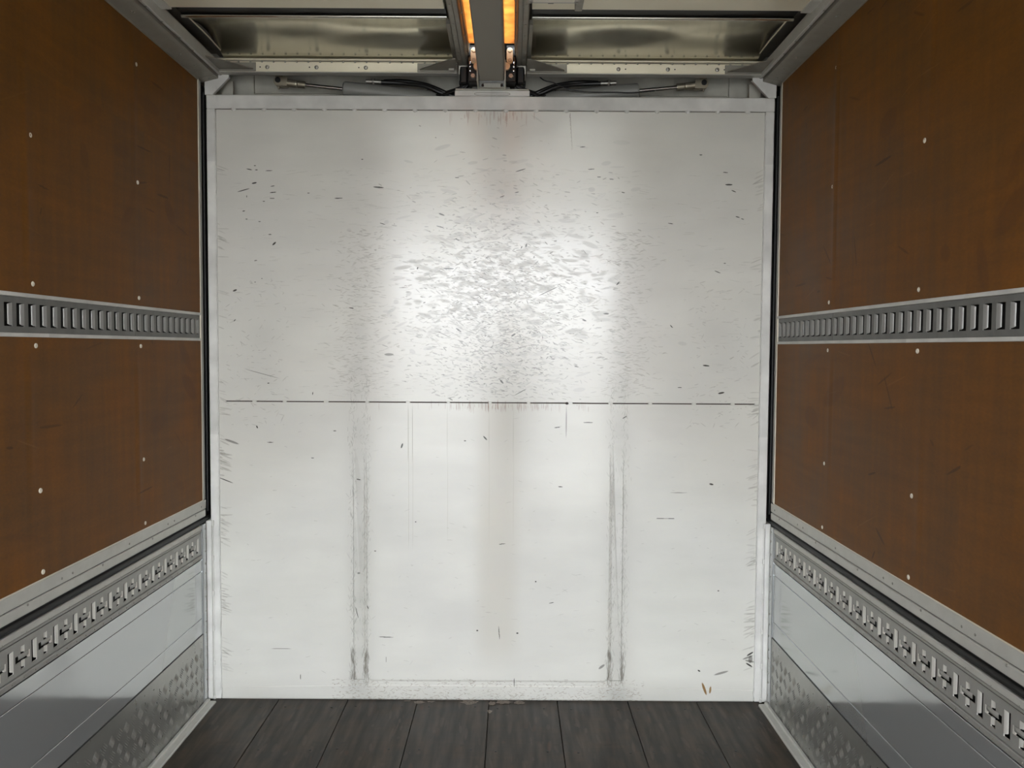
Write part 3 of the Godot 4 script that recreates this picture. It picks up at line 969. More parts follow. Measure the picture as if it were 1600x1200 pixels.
# the rail of bars and crosses along the top of the gate
func build_lock_rail(s: float) -> void:
	var side := side_word(s)
	var z0 := 0.0625
	var o := thing("lashing_rail", "metal lashing rail of upright and cross shaped slots along the %s side gate" % side, "lashing rail", Vector3(s * 1.168, 0.6675, z0))
	var L := 3.1
	var bs := new_st()
	cut_edge(bs, rect(-0.0115, 0.0115, -0.030, 0.030), 0.003, s)
	curled_lip(bs, -0.0115, -0.024, 0.029, 0.0105, 0.0048, s)
	var bar_rim := bs.commit()
	var a := 0.0085
	var b := 0.0095
	var cross := PackedVector2Array([Vector2(-a, -0.030), Vector2(a, -0.030), Vector2(a, -b), Vector2(0.031, -b), Vector2(0.031, b), Vector2(a, b), Vector2(a, 0.030), Vector2(-a, 0.030), Vector2(-a, b), Vector2(-0.031, b), Vector2(-0.031, -b), Vector2(-a, -b)])
	var cs := new_st()
	cut_edge(cs, cross, 0.003, s)
	curled_lip(cs, -a, 0.013, 0.029, 0.0105, 0.004, s)
	curled_lip(cs, -a, -0.0255, -0.0085, 0.0105, 0.004, s)
	curled_lip(cs, -0.031, -b, b, 0.008, 0.004, s)
	var cross_rim := cs.commit()
	var first := (0.099 if s < 0 else 0.092) - z0
	var cells := []
	var spots := []
	var z := first
	while z < L - 0.06:
		cells.append([z - 0.0115, z + 0.0115, -0.030, 0.030])
		spots.append([z, 0])
		var c := z + 0.05
		if c < L - 0.05:
			cells.append([c - 0.031, c - a, -b, b])
			cells.append([c - a, c + a, -0.030, 0.030])
			cells.append([c + a, c + 0.031, -b, b])
			spots.append([c, 1])
		z += 0.1
	obj(holed_face(0.0, s, -0.042, 0.047, 0.0, L, cells), "face_plate", M.lock_rail, o)
	one_box(s * 0.0185, s * 0.0195, -0.05, 0.05, 0.0, L, 0.0, "back_plate", M.hollow, o)
	var up := one_box(s * -0.004, s * 0.012, 0.0505, 0.0585, 0.0, L, 0.0015, "upper_flange", M.lock_rail, o)
	up.set_meta("label", "narrow flange along the top of the rail")
	var lo := one_box(s * -0.005, s * 0.012, -0.0595, -0.0435, 0.0, L, 0.002, "lower_flange", M.lock_rail, o)
	for q in spots:
		place(bar_rim if q[1] == 0 else cross_rim, "slot_rim" if q[1] == 0 else "cross_rim", M.lock_lip, o, Vector3(0, 0, q[0]))
	# the pressed saddle that bridges every cross
	var sad := new_st()
	for i in 8:
		for k in 6:
			var q := []
			var nn := []
			for d in [[0, 0], [1, 0], [1, 1], [0, 1]]:
				var u: float = (i + d[0]) / 8.0 * 2.0 - 1.0
				var v: float = (k + d[1]) / 6.0 * 2.0 - 1.0
				var hgt := 0.0055 * sqrt(maxf(0.0, 1.0 - u * u * 0.9)) * sqrt(maxf(0.0, 1.0 - v * v * 0.85)) - 0.001
				q.append(Vector3(-s * hgt, 0.0045 + v * 0.0065, -0.002 + u * 0.0225))
				nn.append(Vector3(-s * 0.7, v * 0.75, u * 0.4).normalized())
			smooth_quad(sad, q, nn)
	var sm := sad.commit()
	for q in spots:
		if q[1] == 1:
			place(sm, "saddle", M.lock_rail, o, Vector3(0, 0, q[0]))
	var riv := new_st()
	lathe(riv, Vector3.ZERO, Vector3(-s, 0, 0), [[0.003, -0.001], [0.0028, 0.001], [0.0016, 0.002], [0.0, 0.0022]], 8)
	var rm := riv.commit()
	z = 0.04
	while z < 2.0:
		place(rm, "rivet", M.rivet, lo, Vector3(s * -0.005, -0.0515, z))
		z += 0.05

# chequered aluminium plate along the foot of the gate
func build_kick_plate(s: float) -> void:
	var side := side_word(s)
	var o := thing("kick_plate", "chequered aluminium kick plate at the foot of the %s side gate" % side, "kick plate", Vector3(s * 1.1635, 0.0, 0.0615))
	var L := 3.0
	one_box(0.0, s * 0.004, 0.004, 0.2945, 0.0, L, 0.0008, "plate", M.tread, o)
	var st := new_st()
	var pitch := 0.0485
	var rows := int(0.275 / pitch)
	for r in rows:
		for c in int(2.2 / pitch):
			var cy := 0.028 + r * pitch
			var cz := 0.022 + c * pitch
			var turn := PI / 4 if (r + c) % 2 == 0 else -PI / 4
			for k in 5:
				var off := (k - 2) * 0.0072
				var len_ := 0.0165
				var d := Vector2(cos(turn), sin(turn))
				var p := Vector2(-d.y, d.x)
				var m := Vector2(cz, cy) + p * off
				var tip0 := m - d * len_
				var tip1 := m + d * len_
				var w := p * 0.0026
				var P := func(q: Vector2, h: float) -> Vector3: return Vector3(-s * h, q.y, q.x)
				var top := Vector3(-s * 0.0024, m.y, m.x)
				for t in [[tip0, m + w], [m + w, tip1], [tip1, m - w], [m - w, tip0]]:
					var e: Vector2 = (t[0] + t[1]) / 2.0 - m
					tri(st, P.call(t[0], 0.0), P.call(t[1], 0.0), top, Vector3(-s, e.y * 40.0, e.x * 40.0))
	var tr := obj(st, "tread_pattern", M.tread, o)
	tr.set_meta("kind", "stuff")
	one_box(s * -0.0012, s * 0.003, 0.294, 0.2975, 0.0, L, 0.0005, "top_edge", M.black, o)

# white slotted post in the corner between bulkhead and gate
func build_corner_post(s: float) -> void:
	var o := thing("corner_post", "white hinge post with a slotted edge in the %s corner of the bulkhead" % side_word(s), "post", Vector3(s * 1.1, 0.0, 0.0))
	var st := new_st()
	box(st, s * 0.0435, s * 0.0665, 0.004, 0.7535, -0.04, 0.012, 0.0015)
	obj(st, "bar", M.paint, o)
	for k in 6:
		var y := 0.742 - 0.1475 * k
		var wb := new_st()
		box(wb, s * 0.036, s * 0.046, y - 0.012, y + 0.012, -0.01, 0.0085, 0.003)
		obj(wb, "weld", M.paint, o)
	one_box(s * 0.0385, s * 0.0405, 0.006, 0.73, -0.01, 0.0065, 0.0006, "flange", M.paint, o)
	one_box(s * 0.036, s * 0.046, 0.004, 0.73, -0.03, -0.012, 0.0, "gap_backing", M.alu_dark, o)

# aluminium rail that runs along the top of the plywood
func build_side_rail(s: float) -> void:
	var o := thing("roof_side_rail", "brushed aluminium roof rail along the top of the %s plywood" % side_word(s), "rail", Vector3(s * 1.1, 2.55, 0.0))
	var poly := PackedVector2Array([Vector2(s * 0.0, 0.004), Vector2(s * 0.012, 0.0), Vector2(s * 0.062, -0.012), Vector2(s * 0.063, -0.018), Vector2(s * 0.068, -0.018), Vector2(s * 0.092, -0.018), Vector2(s * 0.092, 0.075), Vector2(s * 0.0, 0.075)])
	var st := new_st()
	prism(st, poly, 2, 0.052, REAR)
	obj(st, "rail_body", M.alu_dark, o)
	var fr := new_st()
	prism(fr, PackedVector2Array([Vector2(s * 0.0, 0.0035), Vector2(s * 0.065, -0.0135), Vector2(s * 0.085, -0.0135), Vector2(s * 0.085, 0.07), Vector2(s * 0.0, 0.07)]), 2, 0.001, 0.05)
	obj(fr, "end_piece", M.alu_dark, o)
	one_box(s * -0.0155, s * -0.004, 0.014, 0.06, 0.004, REAR, 0.0015, "inner_flange", M.alu, o)
	one_box(s * -0.005, s * 0.001, 0.022, 0.06, 0.004, REAR, 0.0, "flange_groove", M.black, o)
	var riv := new_st()
	lathe(riv, Vector3.ZERO, Vector3(-s * 0.24, -1, 0), [[0.004, -0.002], [0.0038, 0.001], [0.002, 0.0022], [0.0, 0.0025]], 10)
	var rm := riv.commit()
	for q in [[0.032, 0.075], [0.030, 0.02], [0.028, 0.17], [0.034, 0.29], [0.030, 0.30], [0.03, 0.66], [0.034, 0.67], [0.03, 1.0]]:
		place(rm, "rivet", M.rivet, o, Vector3(s * q[0], -0.0048 - (q[0] - 0.03) * 0.24, q[1]))
	for z in [0.28, 0.40, 0.54, 0.66]:
		place(rm, "rivet", M.rivet, o, Vector3(s * -0.010, 0.0135, z))

# ------------------------------------------------------------------ roof
func build_roof() -> void:
	var c := setting("ceiling", "polished metal roof linings of the two wings, left and right of the centre beam", "ceiling")
	for s in [-1.0, 1.0]:
		var st := new_st()
		box(st, MID + s * 0.118, s * 1.23, 2.715, 2.75, -0.175, REAR, 0.0)
		obj(st, "roof_skin", M.alu_dark, c)
		obj(lining(s, 0.02, 0.41), "lining_sheet", M.sheet, c)
		var rl := new_st()
		tube(rl, [Vector3(MID + s * 0.15, 2.634, 0.418), Vector3(s * 1.075, 2.634, 0.418)], 0.0075, 12)
		obj(rl, "rolled_edge", M.sheet, c)
		one_box(MID + s * 0.15, s * 1.075, 2.64, 2.65, 0.41, 0.60, 0.0, "gap_shade", M.black, c)  # black strip that stands for the shadow between lining and bow
		obj(lining(s, 0.72, 2.6), "lining_sheet", M.sheet, c)
		obj(lining(s, 2.6, REAR), "lining_sheet", M.sheet, c)
		# dark backing between lining and side rail
		one_box(s * 1.05, s * 1.13, 2.675, 2.68, -0.1, REAR, 0.0, "eaves_lining", M.alu_dark, c)
		var ang := new_st()
		tube(ang, [Vector3(s * 1.062, 2.638, 0.08), Vector3(s * 1.062, 2.642, 0.2), Vector3(s * 1.062, 2.64, 0.42)], 0.003, 6)
		obj(ang, "eaves_angle", M.bow, c)
	one_box(-1.2, 1.2, 2.70, 2.75, -0.18, -0.10, 0.0, "front_cap", M.alu_dark, c)
	one_box(-0.125, 0.14, 2.70, 2.75, -0.10, 0.13, 0.0, "front_cap", M.black, c)
	for s in [-1.0, 1.0]:
		build_header(s)
		build_bow(s)
		build_amber(s)
		build_centre_rail(s)
		build_hinge(s)
	build_beam()
	build_lamp()

func lining(s: float, z0: float, z1: float) -> SurfaceTool:
	var st := new_st()
	var nx := 40
	var nz := 20
	var x0 := MID + s * 0.145
	var x1 := s * 1.068
	var H := func(u: float, v: float) -> float:
		var arch := 0.034 * sin(PI * clampf(v, 0.0, 1.0)) * (0.9 + 0.1 * cos(u * 5.0))
		var dent := 0.006 * sin(u * 7.0 + 1.0 + s) * sin(PI * v) * sin(v * 5.0 + s * 0.6)
		return 2.626 + arch + dent + 0.008 * v * (1.0 if z1 < 1.0 else 0.0)
	var grid := []
	for i in nx + 1:
		var col := []
		for k in nz + 1:
			var u := float(i) / nx
			var v := float(k) / nz
			col.append(Vector3(lerpf(x0, x1, u), H.call(u, v), lerpf(z0, z1, v)))
		grid.append(col)
	var N := func(i: int, k: int) -> Vector3:
		var a: Vector3 = grid[mini(i + 1, nx)][k] - grid[maxi(i - 1, 0)][k]
		var b: Vector3 = grid[i][mini(k + 1, nz)] - grid[i][maxi(k - 1, 0)]
		var n := a.cross(b).normalized()
		return n if n.y < 0.0 else -n
	for i in nx:
		for k in nz:
			smooth_quad(st, [grid[i][k], grid[i + 1][k], grid[i + 1][k + 1], grid[i][k + 1]], [N.call(i, k), N.call(i + 1, k), N.call(i + 1, k + 1), N.call(i, k + 1)])
	return st

func build_header(s: float) -> void:
	var o := thing("header_rail", "riveted aluminium header rail over the bulkhead, %s of the centre beam" % side_word(s), "rail", Vector3(0, 2.571, 0.03))
	var x0 := MID + s * 0.139
	var x1 := s * 1.098
	var st := new_st()
	box(st, x0, x1, 0.0, 0.0415, -0.034, 0.0, 0.0025)
	obj(st, "rail_body", M.bow, o)
	var tf := one_box(x0, x1, 0.0415, 0.0455, -0.03, -0.003, 0.001, "shadow_gap", M.alu_dark, o)
	tf.set_meta("label", "dark groove along the top of the rail")
	var top := one_box(x0, x1, 0.0455, 0.0525, -0.03, 0.004, 0.0015, "top_flange", M.bow, o)
	one_box(x0, x1, -0.003, 0.0, -0.034, 0.005, 0.001, "bottom_lip", M.alu, o)
	var big := new_st()
	lathe(big, Vector3.ZERO, Vector3(0, 0, 1), [[0.0085, -0.001], [0.0082, 0.0012], [0.006, 0.0034], [0.0035, 0.0042], [0.0028, 0.002], [0.0, 0.002]], 14)
	var bigm := big.commit()
	var small := new_st()
	lathe(small, Vector3.ZERO, Vector3(0, 0, 1), [[0.0036, -0.001], [0.0034, 0.0016], [0.002, 0.003], [0.0, 0.0034]], 8)
	var smallm := small.commit()
	for k in 5:
		var x := s * (0.30 + 0.1975 * k + 0.008) + MID
		if k == 0:
			x = s * 0.262
		place(bigm, "screw", M.rivet, o, Vector3(x, 0.019, 0.0))
		if k > 0:
			var h := new_st()
			lathe(h, Vector3(x + 0.028 * (-1.0 if s < 0 else 1.0), 0.019, 0.0), Vector3(0, 0, 1), [[0.0028, 0.0], [0.0028, 0.0006], [0.0, 0.0007]], 8)
			obj(h, "pin_hole", M.black, o)
	for k in 20:
		var x := s * (0.17 + 0.0465 * k)
		place(smallm, "rivet", M.rivet, o, Vector3(x, 0.0405, 0.0005)).scale = Vector3(1.2, 1.2, 1.2)
	# end plates and flat corner gussets
	for e in [[x1, -s], [x0, s]]:
		var ex: float = e[0]
		var d: float = e[1]
		one_box(ex, ex + d * 0.16, 0.002, 0.037, 0.0, 0.003, 0.001, "end_plate", M.alu_dark, o)
		var gz := 0.15 if d == -s else 0.13
		var g := new_st()
		prism(g, PackedVector2Array([Vector2(0.003, ex), Vector2(0.003, ex + d * 0.15), Vector2(0.012, ex + d * 0.15), Vector2(gz, ex + d * 0.012), Vector2(gz, ex)]), 1, 0.008, 0.012)
		obj(g, "corner_gusset", M.alu_dark, o)
	one_box(MID + s * 0.15, MID + s * 0.172, 0.002, 0.024, 0.02, 0.03, 0.0015, "stop_tab", M.cream, o)

func build_bow(s: float) -> void:
	var o := thing("roof_bow", "pale metal cross bow under the roof lining, %s of the centre beam" % side_word(s), "roof bow", Vector3(0, 2.6, 0.54))
	var st := new_st()
	prism(st, PackedVector2Array([Vector2(0.026, 0.0), Vector2(0.05, 0.0), Vector2(0.05, 0.14), Vector2(0.026, 0.14), Vector2(0.0, 0.112), Vector2(0.0, 0.028)]), 0, MID + s * 0.146, s * 1.072)
	obj(st, "bow_body", M.bow, o)
	one_box(MID + s * 0.146, s * 1.072, 0.022, 0.026, -0.012, 0.002, 0.001, "front_flange", M.alu, o)
	var e := new_st()
	prism(e, PackedVector2Array([Vector2(-0.004, 0.02), Vector2(0.05, 0.02), Vector2(0.05, 0.12), Vector2(-0.004, 0.12)]), 0, s * 1.05, s * 1.098)
	obj(e, "end_bracket", M.alu, o)

# strip of orange sheet that lets daylight through beside the beam
func build_amber(s: float) -> void:
	var o := thing("skylight_strip", "glowing orange translucent roof strip %s of the centre beam" % side_word(s), "skylight strip", Vector3(MID, 2.652, 0.128))
	one_box(s * 0.044, s * 0.0895, 0.0, 0.0025, 0.0, REAR - 0.13, 0.0, "sheet", M.amber, o)

func build_centre_rail(s: float) -> void:
	var o := thing("wing_hinge_rail", "grooved aluminium hinge rail of the roof wing, %s of the centre beam" % side_word(s), "rail", Vector3(MID, 2.6, 0.0))
	var poly := PackedVector2Array()
	for q in [[0.102, 0.0], [0.114, 0.0], [0.115, 0.004], [0.1175, 0.004], [0.1185, 0.0], [0.134, 0.0], [0.138, 0.006], [0.138, 0.117], [0.088, 0.117], [0.088, 0.03], [0.0905, 0.024], [0.0935, 0.024], [0.098, 0.006]]:
		poly.append(Vector2(s * q[0], q[1]))
	var st := new_st()
	prism(st, poly, 2, 0.03, REAR)
	obj(st, "rail_body", M.alu_dark, o)
	one_box(s * 0.139, s * 0.154, 0.012, 0.03, 0.04, 0.41, 0.0015, "lining_flange", M.alu_dark, o)
	# nose, bent down over the hinge
	var nose := new_st()
	prism(nose, PackedVector2Array([Vector2(0.0, 0.03), Vector2(-0.03, 0.022), Vector2(-0.05, 0.004), Vector2(-0.042, -0.008), Vector2(0.0, 0.02), Vector2(0.08, 0.03)]), 0, s * 0.104, s * 0.134)
	obj(nose, "rail_nose", M.alu_dark, o)
	var riv := new_st()
	lathe(riv, Vector3.ZERO, Vector3(0, -1, 0), [[0.0042, -0.001], [0.004, 0.0012], [0.002, 0.0022], [0.0, 0.0025]], 10)
	var rm := riv.commit()
	for z in [0.1, 0.17, 0.34, 0.44, 0.6, 0.68]:
		place(rm, "rivet", M.rivet, o, Vector3(s * 0.127, 0.0, z))
	for z in [0.14, 0.30, 0.5, 0.62]:
		place(rm, "rivet", M.rivet, o, Vector3(s * 0.094, 0.0165, z))

# link plate, its bolts and the dark hinge box behind it
func build_hinge(s: float) -> void:
	var o := thing("hinge_bracket", "dark roof hinge with a tan two bolt link plate %s of the beam foot" % side_word(s), "hinge", Vector3(MID, 2.6, 0.09))
	var box_ := new_st()
	box(box_, s * 0.052, s * 0.098, -0.075, 0.075, -0.09, -0.03, 0.006)
	box(box_, s * 0.056, s * 0.1, 0.02, 0.06, -0.035, -0.012, 0.004)
	box(box_, s * 0.098, s * 0.13, -0.07, 0.0, -0.085, -0.058, 0.006)
	obj(box_, "hinge_box", M.black, o)
	var plate := PackedVector2Array()
	for c in [[0.0705, -0.001, PI], [0.0705, 0.036, 0.0]]:
		for k in 9:
			var t: float = c[2] + PI * k / 8
			plate.append(Vector2(s * (c[0] + 0.0135 * cos(t)), c[1] + 0.0135 * sin(t)))
	var st := new_st()
	bevel_plate(st, plate, 0.0, 0.008, 0.002)
	obj(st, "link_plate", M.link, o)
	for y in [-0.001, 0.036]:
		var b := new_st()
		lathe(b, Vector3(s * 0.0705, y, 0.007), Vector3(0, 0, 1), [[0.0085, 0.0], [0.0082, 0.003], [0.007, 0.0042], [0.0, 0.0045]], 6 if y < 0 else 14)
		obj(b, "bolt", M.steel if y < 0 else M.link, o)
	var lug := new_st()
	tube(lug, [Vector3(s * 0.058, -0.022, -0.012), Vector3(s * 0.058, -0.022, 0.004)], 0.014, 14)
	obj(lug, "lug", M.link, o)
	var pin := new_st()
	tube(pin, [Vector3(s * 0.075, -0.052, -0.03), Vector3(s * 0.075, -0.052, -0.018)], [0.011, 0.009], 6)
	obj(pin, "pin", M.rivet, o)
	var clip := new_st()
	tube(clip, curve([Vector3(s * 0.075, 0.024, -0.02), Vector3(s * 0.086, 0.028, -0.018), Vector3(s * 0.09, 0.01, -0.018), Vector3(s * 0.089, -0.01, -0.018)], 10), 0.0022, 6)
	obj(clip, "clip", M.chrome, o)
	var b2 := new_st()
	for y in [0.0, -0.014, -0.03]:
		lathe(b2, Vector3(s * 0.086, y, -0.028), Vector3(0, 0, 1), [[0.0045, 0.0], [0.004, 0.004], [0.0, 0.005]], 6)
	obj(b2, "bolt_row", M.chrome, o)

func build_beam() -> void:
	var o := thing("roof_beam", "brown grey painted steel beam down the middle of the roof", "beam", Vector3(MID - 0.001, 2.53, 0.0))
	one_box(-0.051, 0.051, 0.0, 0.13, 0.06, REAR, 0.005, "beam_body", M.beam, o)
	one_box(-0.0565, -0.0515, -0.022, 0.06, 0.02, 0.13, 0.0015, "side_cheek", M.cream, o)
	one_box(0.0515, 0.0565, -0.022, 0.06, 0.02, 0.13, 0.0015, "side_cheek", M.cream, o)
	var f := thing("beam_foot", "cream welded bracket with rusty corners carrying the roof beam on the bulkhead", "bracket", Vector3(MID, 2.475, 0.0))
	one_box(-0.151, 0.151, 0.014, 0.036, -0.06, 0.007, 0.002, "base_box", M.paint, f)
	one_box(-0.148, 0.148, 0.036, 0.040, -0.06, 0.014, 0.001, "base_plate", M.cream, f)
	one_box(-0.043, 0.043, 0.040, 0.0625, 0.016, 0.024, 0.003, "web", M.cream, f)
	one_box(-0.057, 0.057, 0.040, 0.043, 0.0, 0.03, 0.001, "foot_plate", M.cream, f)
	var sl := new_st()
	var ring := []
	for k in 25:
		var t := TAU * k / 24
		ring.append(Vector3(signf(cos(t)) * 0.056 + 0.016 * cos(t), 0.0215 + 0.0045 * sin(t), 0.007))
	tube(sl, ring, 0.0011, 6, false)
	obj(sl, "slot_bead", M.alu_dark, f)
	for sx in [-1.0, 1.0]:
		var r := new_st()
		var pl := PackedVector2Array()
		for k in 12:
			var t := TAU * k / 12
			pl.append(Vector2(sx * (0.0375 + 0.0055 * cos(t) * (0.7 + 0.5 * rng.randf())), 0.0505 + 0.0085 * sin(t) * (0.7 + 0.5 * rng.randf())))
		bevel_plate(r, pl, 0.0235, 0.0246, 0.0005)
		obj(r, "rust_patch", M.seam, f)

func build_lamp() -> void:
	var o := thing("ceiling_light", "flat white roof lamp right of the centre beam, cut by the frame", "ceiling light", Vector3(0.216, 2.556, 0.80))
	one_box(-0.084, 0.084, 0.0, 0.03, -0.086, 0.13, 0.006, "housing", M.lamp_body, o)
	one_box(-0.066, 0.066, -0.006, 0.001, -0.064, 0.11, 0.004, "lens", M.lens, o)
	one_box(-0.016, 0.002, 0.001, 0.012, -0.088, -0.084, 0.001, "name_plate", M.alu_dark, o)
	for x in [-0.074, 0.074]:
		var b := new_st()
		lathe(b, Vector3(x, 0.0, -0.074), Vector3(0, -1, 0), [[0.0055, -0.001], [0.005, 0.002], [0.0, 0.003]], 10)
		obj(b, "screw", M.rivet, o)
	var br := new_st()
	box(br, 0.074, 0.098, 0.012, 0.04, -0.17, -0.05, 0.002)
	obj(br, "mounting_bracket", M.alu_dark, o)

# ------------------------------------------------------------------ rams and hoses over the bulkhead
func build_cylinder(s: float) -> void:
	var side := side_word(s)
	var o := thing("hydraulic_cylinder", "grey hydraulic ram with a bright rod in the %s recess over the bulkhead" % side, "hydraulic cylinder", Vector3(s * 0.61, 2.538, -0.075))
	var d := Vector3(s, 0.1, 0).normalized()      # outwards along the rod
	var b := new_st()
	lathe(b, d * -0.41, d, [[0.0, 0.0], [0.028, 0.0], [0.0315, 0.004], [0.0315, 0.404], [0.028, 0.409], [0.012, 0.41], [0.0, 0.41]], 28)
	obj(b, "barrel", M.barrel, o)
	var r := new_st()
	lathe(r, Vector3.ZERO, d, [[0.0075, -0.01], [0.0075, 0.175]], 16)
	obj(r, "rod", M.chrome, o)
	var nut := new_st()
	lathe(nut, d * 0.158, d, [[0.0, 0.0], [0.014, 0.0], [0.015, 0.003], [0.015, 0.03], [0.012, 0.034], [0.0, 0.034]], 6)
	obj(nut, "lock_nut", M.steel, o)
	var cl := new_st()
	lathe(cl, d * 0.192, d, [[0.0, 0.0], [0.0145, 0.0], [0.0155, 0.004], [0.0155, 0.04], [0.0135, 0.046], [0.0, 0.046]], 16)
	var e := d * 0.268
	for zz in [-0.015, 0.009]:
		var pl := PackedVector2Array()
		for k in 14:
			var t := PI * k / 13 - PI / 2
			pl.append(Vector2(e.x + s * 0.019 * cos(t), e.y + 0.019 * sin(t)))
		pl.append(Vector2(e.x - s * 0.036, e.y + 0.0165))
		pl.append(Vector2(e.x - s * 0.036, e.y - 0.0195))
		prism(cl, pl, 2, zz, zz + 0.007)
	obj(cl, "clevis", M.steel, o)
	var pin := new_st()
	tube(pin, [Vector3(e.x, e.y + 0.004, -0.03), Vector3(e.x, e.y + 0.004, 0.02)], 0.0115, 14)
	obj(pin, "pin", M.black, o)
	var lug := new_st()
	box(lug, e.x - 0.014, e.x + 0.014, e.y - 0.01, e.y + 0.06, -0.006, 0.006, 0.002)
	tube(lug, [e + Vector3(0, -0.02, 0.004), e + Vector3(0, -0.03, 0.004)], [0.006, 0.003], 8)
	obj(lug, "wing_lug", M.steel, o)
	var eye := new_st()
	var c := d * -0.43
	var ring := []
	for k in 15:
		var t := PI * k / 14
		ring.append(c + Vector3(0.021 * cos(t), 0.004 + 0.021 * sin(t), 0.03))
	tube(eye, ring, 0.0055, 8)
	tube(eye, [c + Vector3(0, 0, -0.03), c + Vector3(0, 0, 0.03)], 0.012, 12)
	obj(eye, "end_eye", M.paint, o)
	var fit := new_st()
	tube(fit, [d * -0.125 + Vector3(0, 0.028, 0.008), d * -0.125 + Vector3(0, 0.052, 0.008)], 0.0085, 8)
	tube(fit, [d * -0.125 + Vector3(s * 0.03, 0.042, 0.008), d * -0.125 + Vector3(-s * 0.05, 0.039, 0.008)], 0.0085, 6)
	obj(fit, "hose_fitting", M.rivet, o)
	# hoses from the fittings to the middle
	var hx := s * 0.44
	var y0 := 2.566
	for k in 2:
		var pts := [Vector3(hx + s * 0.01 * k, y0 - 0.007 * k, -0.062 + 0.012 * k), Vector3(s * 0.36, 2.563 - 0.008 * k, -0.05), Vector3(s * 0.27, 2.549 - 0.01 * k, -0.045 + 0.01 * k), Vector3(s * 0.2, 2.52 - 0.008 * k, -0.035), Vector3(s * 0.15, 2.502 + 0.016 * k, -0.04 - 0.02 * k), Vector3(s * 0.09, 2.53 + 0.012 * k, -0.03), Vector3(s * 0.07, 2.57, -0.03)]
		var hs := new_st()
		tube(hs, curve(pts, 30), 0.0085, 10)
		tag(obj(hs, "hydraulic_hose", M.hose, self), ("upper" if k == 0 else "lower") + " black hydraulic hose sagging above the %s ram" % side, "hose", "")
	for k in 3:
		var pts := [Vector3(s * (0.20 + 0.02 * k), 2.498 + 0.003 * k, -0.03 - 0.012 * k), Vector3(s * (0.15 - 0.01 * k), 2.513 + 0.007 * k, -0.015), Vector3(s * 0.11, 2.52 + 0.01 * k, -0.01), Vector3(s * (0.085 - 0.008 * k), 2.545 + 0.012 * k, -0.005)]
		var hs := new_st()
		tube(hs, curve(pts, 18), 0.0045, 8)
		tag(obj(hs, "cable", M.hose, self), ["highest", "middle", "lowest"][2 - k] + " of three thin black cables tangled on the %s of the beam foot" % side, "cable", "cables tangled on the %s of the beam foot" % side)
	var lp := new_st()
	var lpts := []
	for k in 25:
		var t := TAU * k / 24
		lpts.append(Vector3(MID + s * 0.108 + 0.022 * cos(t), 2.55 + 0.032 * sin(t), -0.02 + 0.01 * sin(t * 2)))
	tube(lp, lpts, 0.006, 8, false)
	tag(obj(lp, "cable_loop", M.hose, self), "round loop of black cable hanging %s of the beam foot" % side, "cable")
	if s > 0:
		var th := new_st()
		tube(th, curve([Vector3(0.185, 2.60, -0.05), Vector3(0.215, 2.565, -0.03), Vector3(0.255, 2.555, -0.03), Vector3(0.32, 2.526, -0.025), Vector3(0.4, 2.518, -0.028), Vector3(0.5, 2.518, -0.03), Vector3(0.58, 2.518, -0.035), Vector3(0.67, 2.528, -0.04)], 40), 0.0025, 6)
		tag(obj(th, "thin_wire", M.hose, self), "thin dark wire drooping across the right ram", "wire")

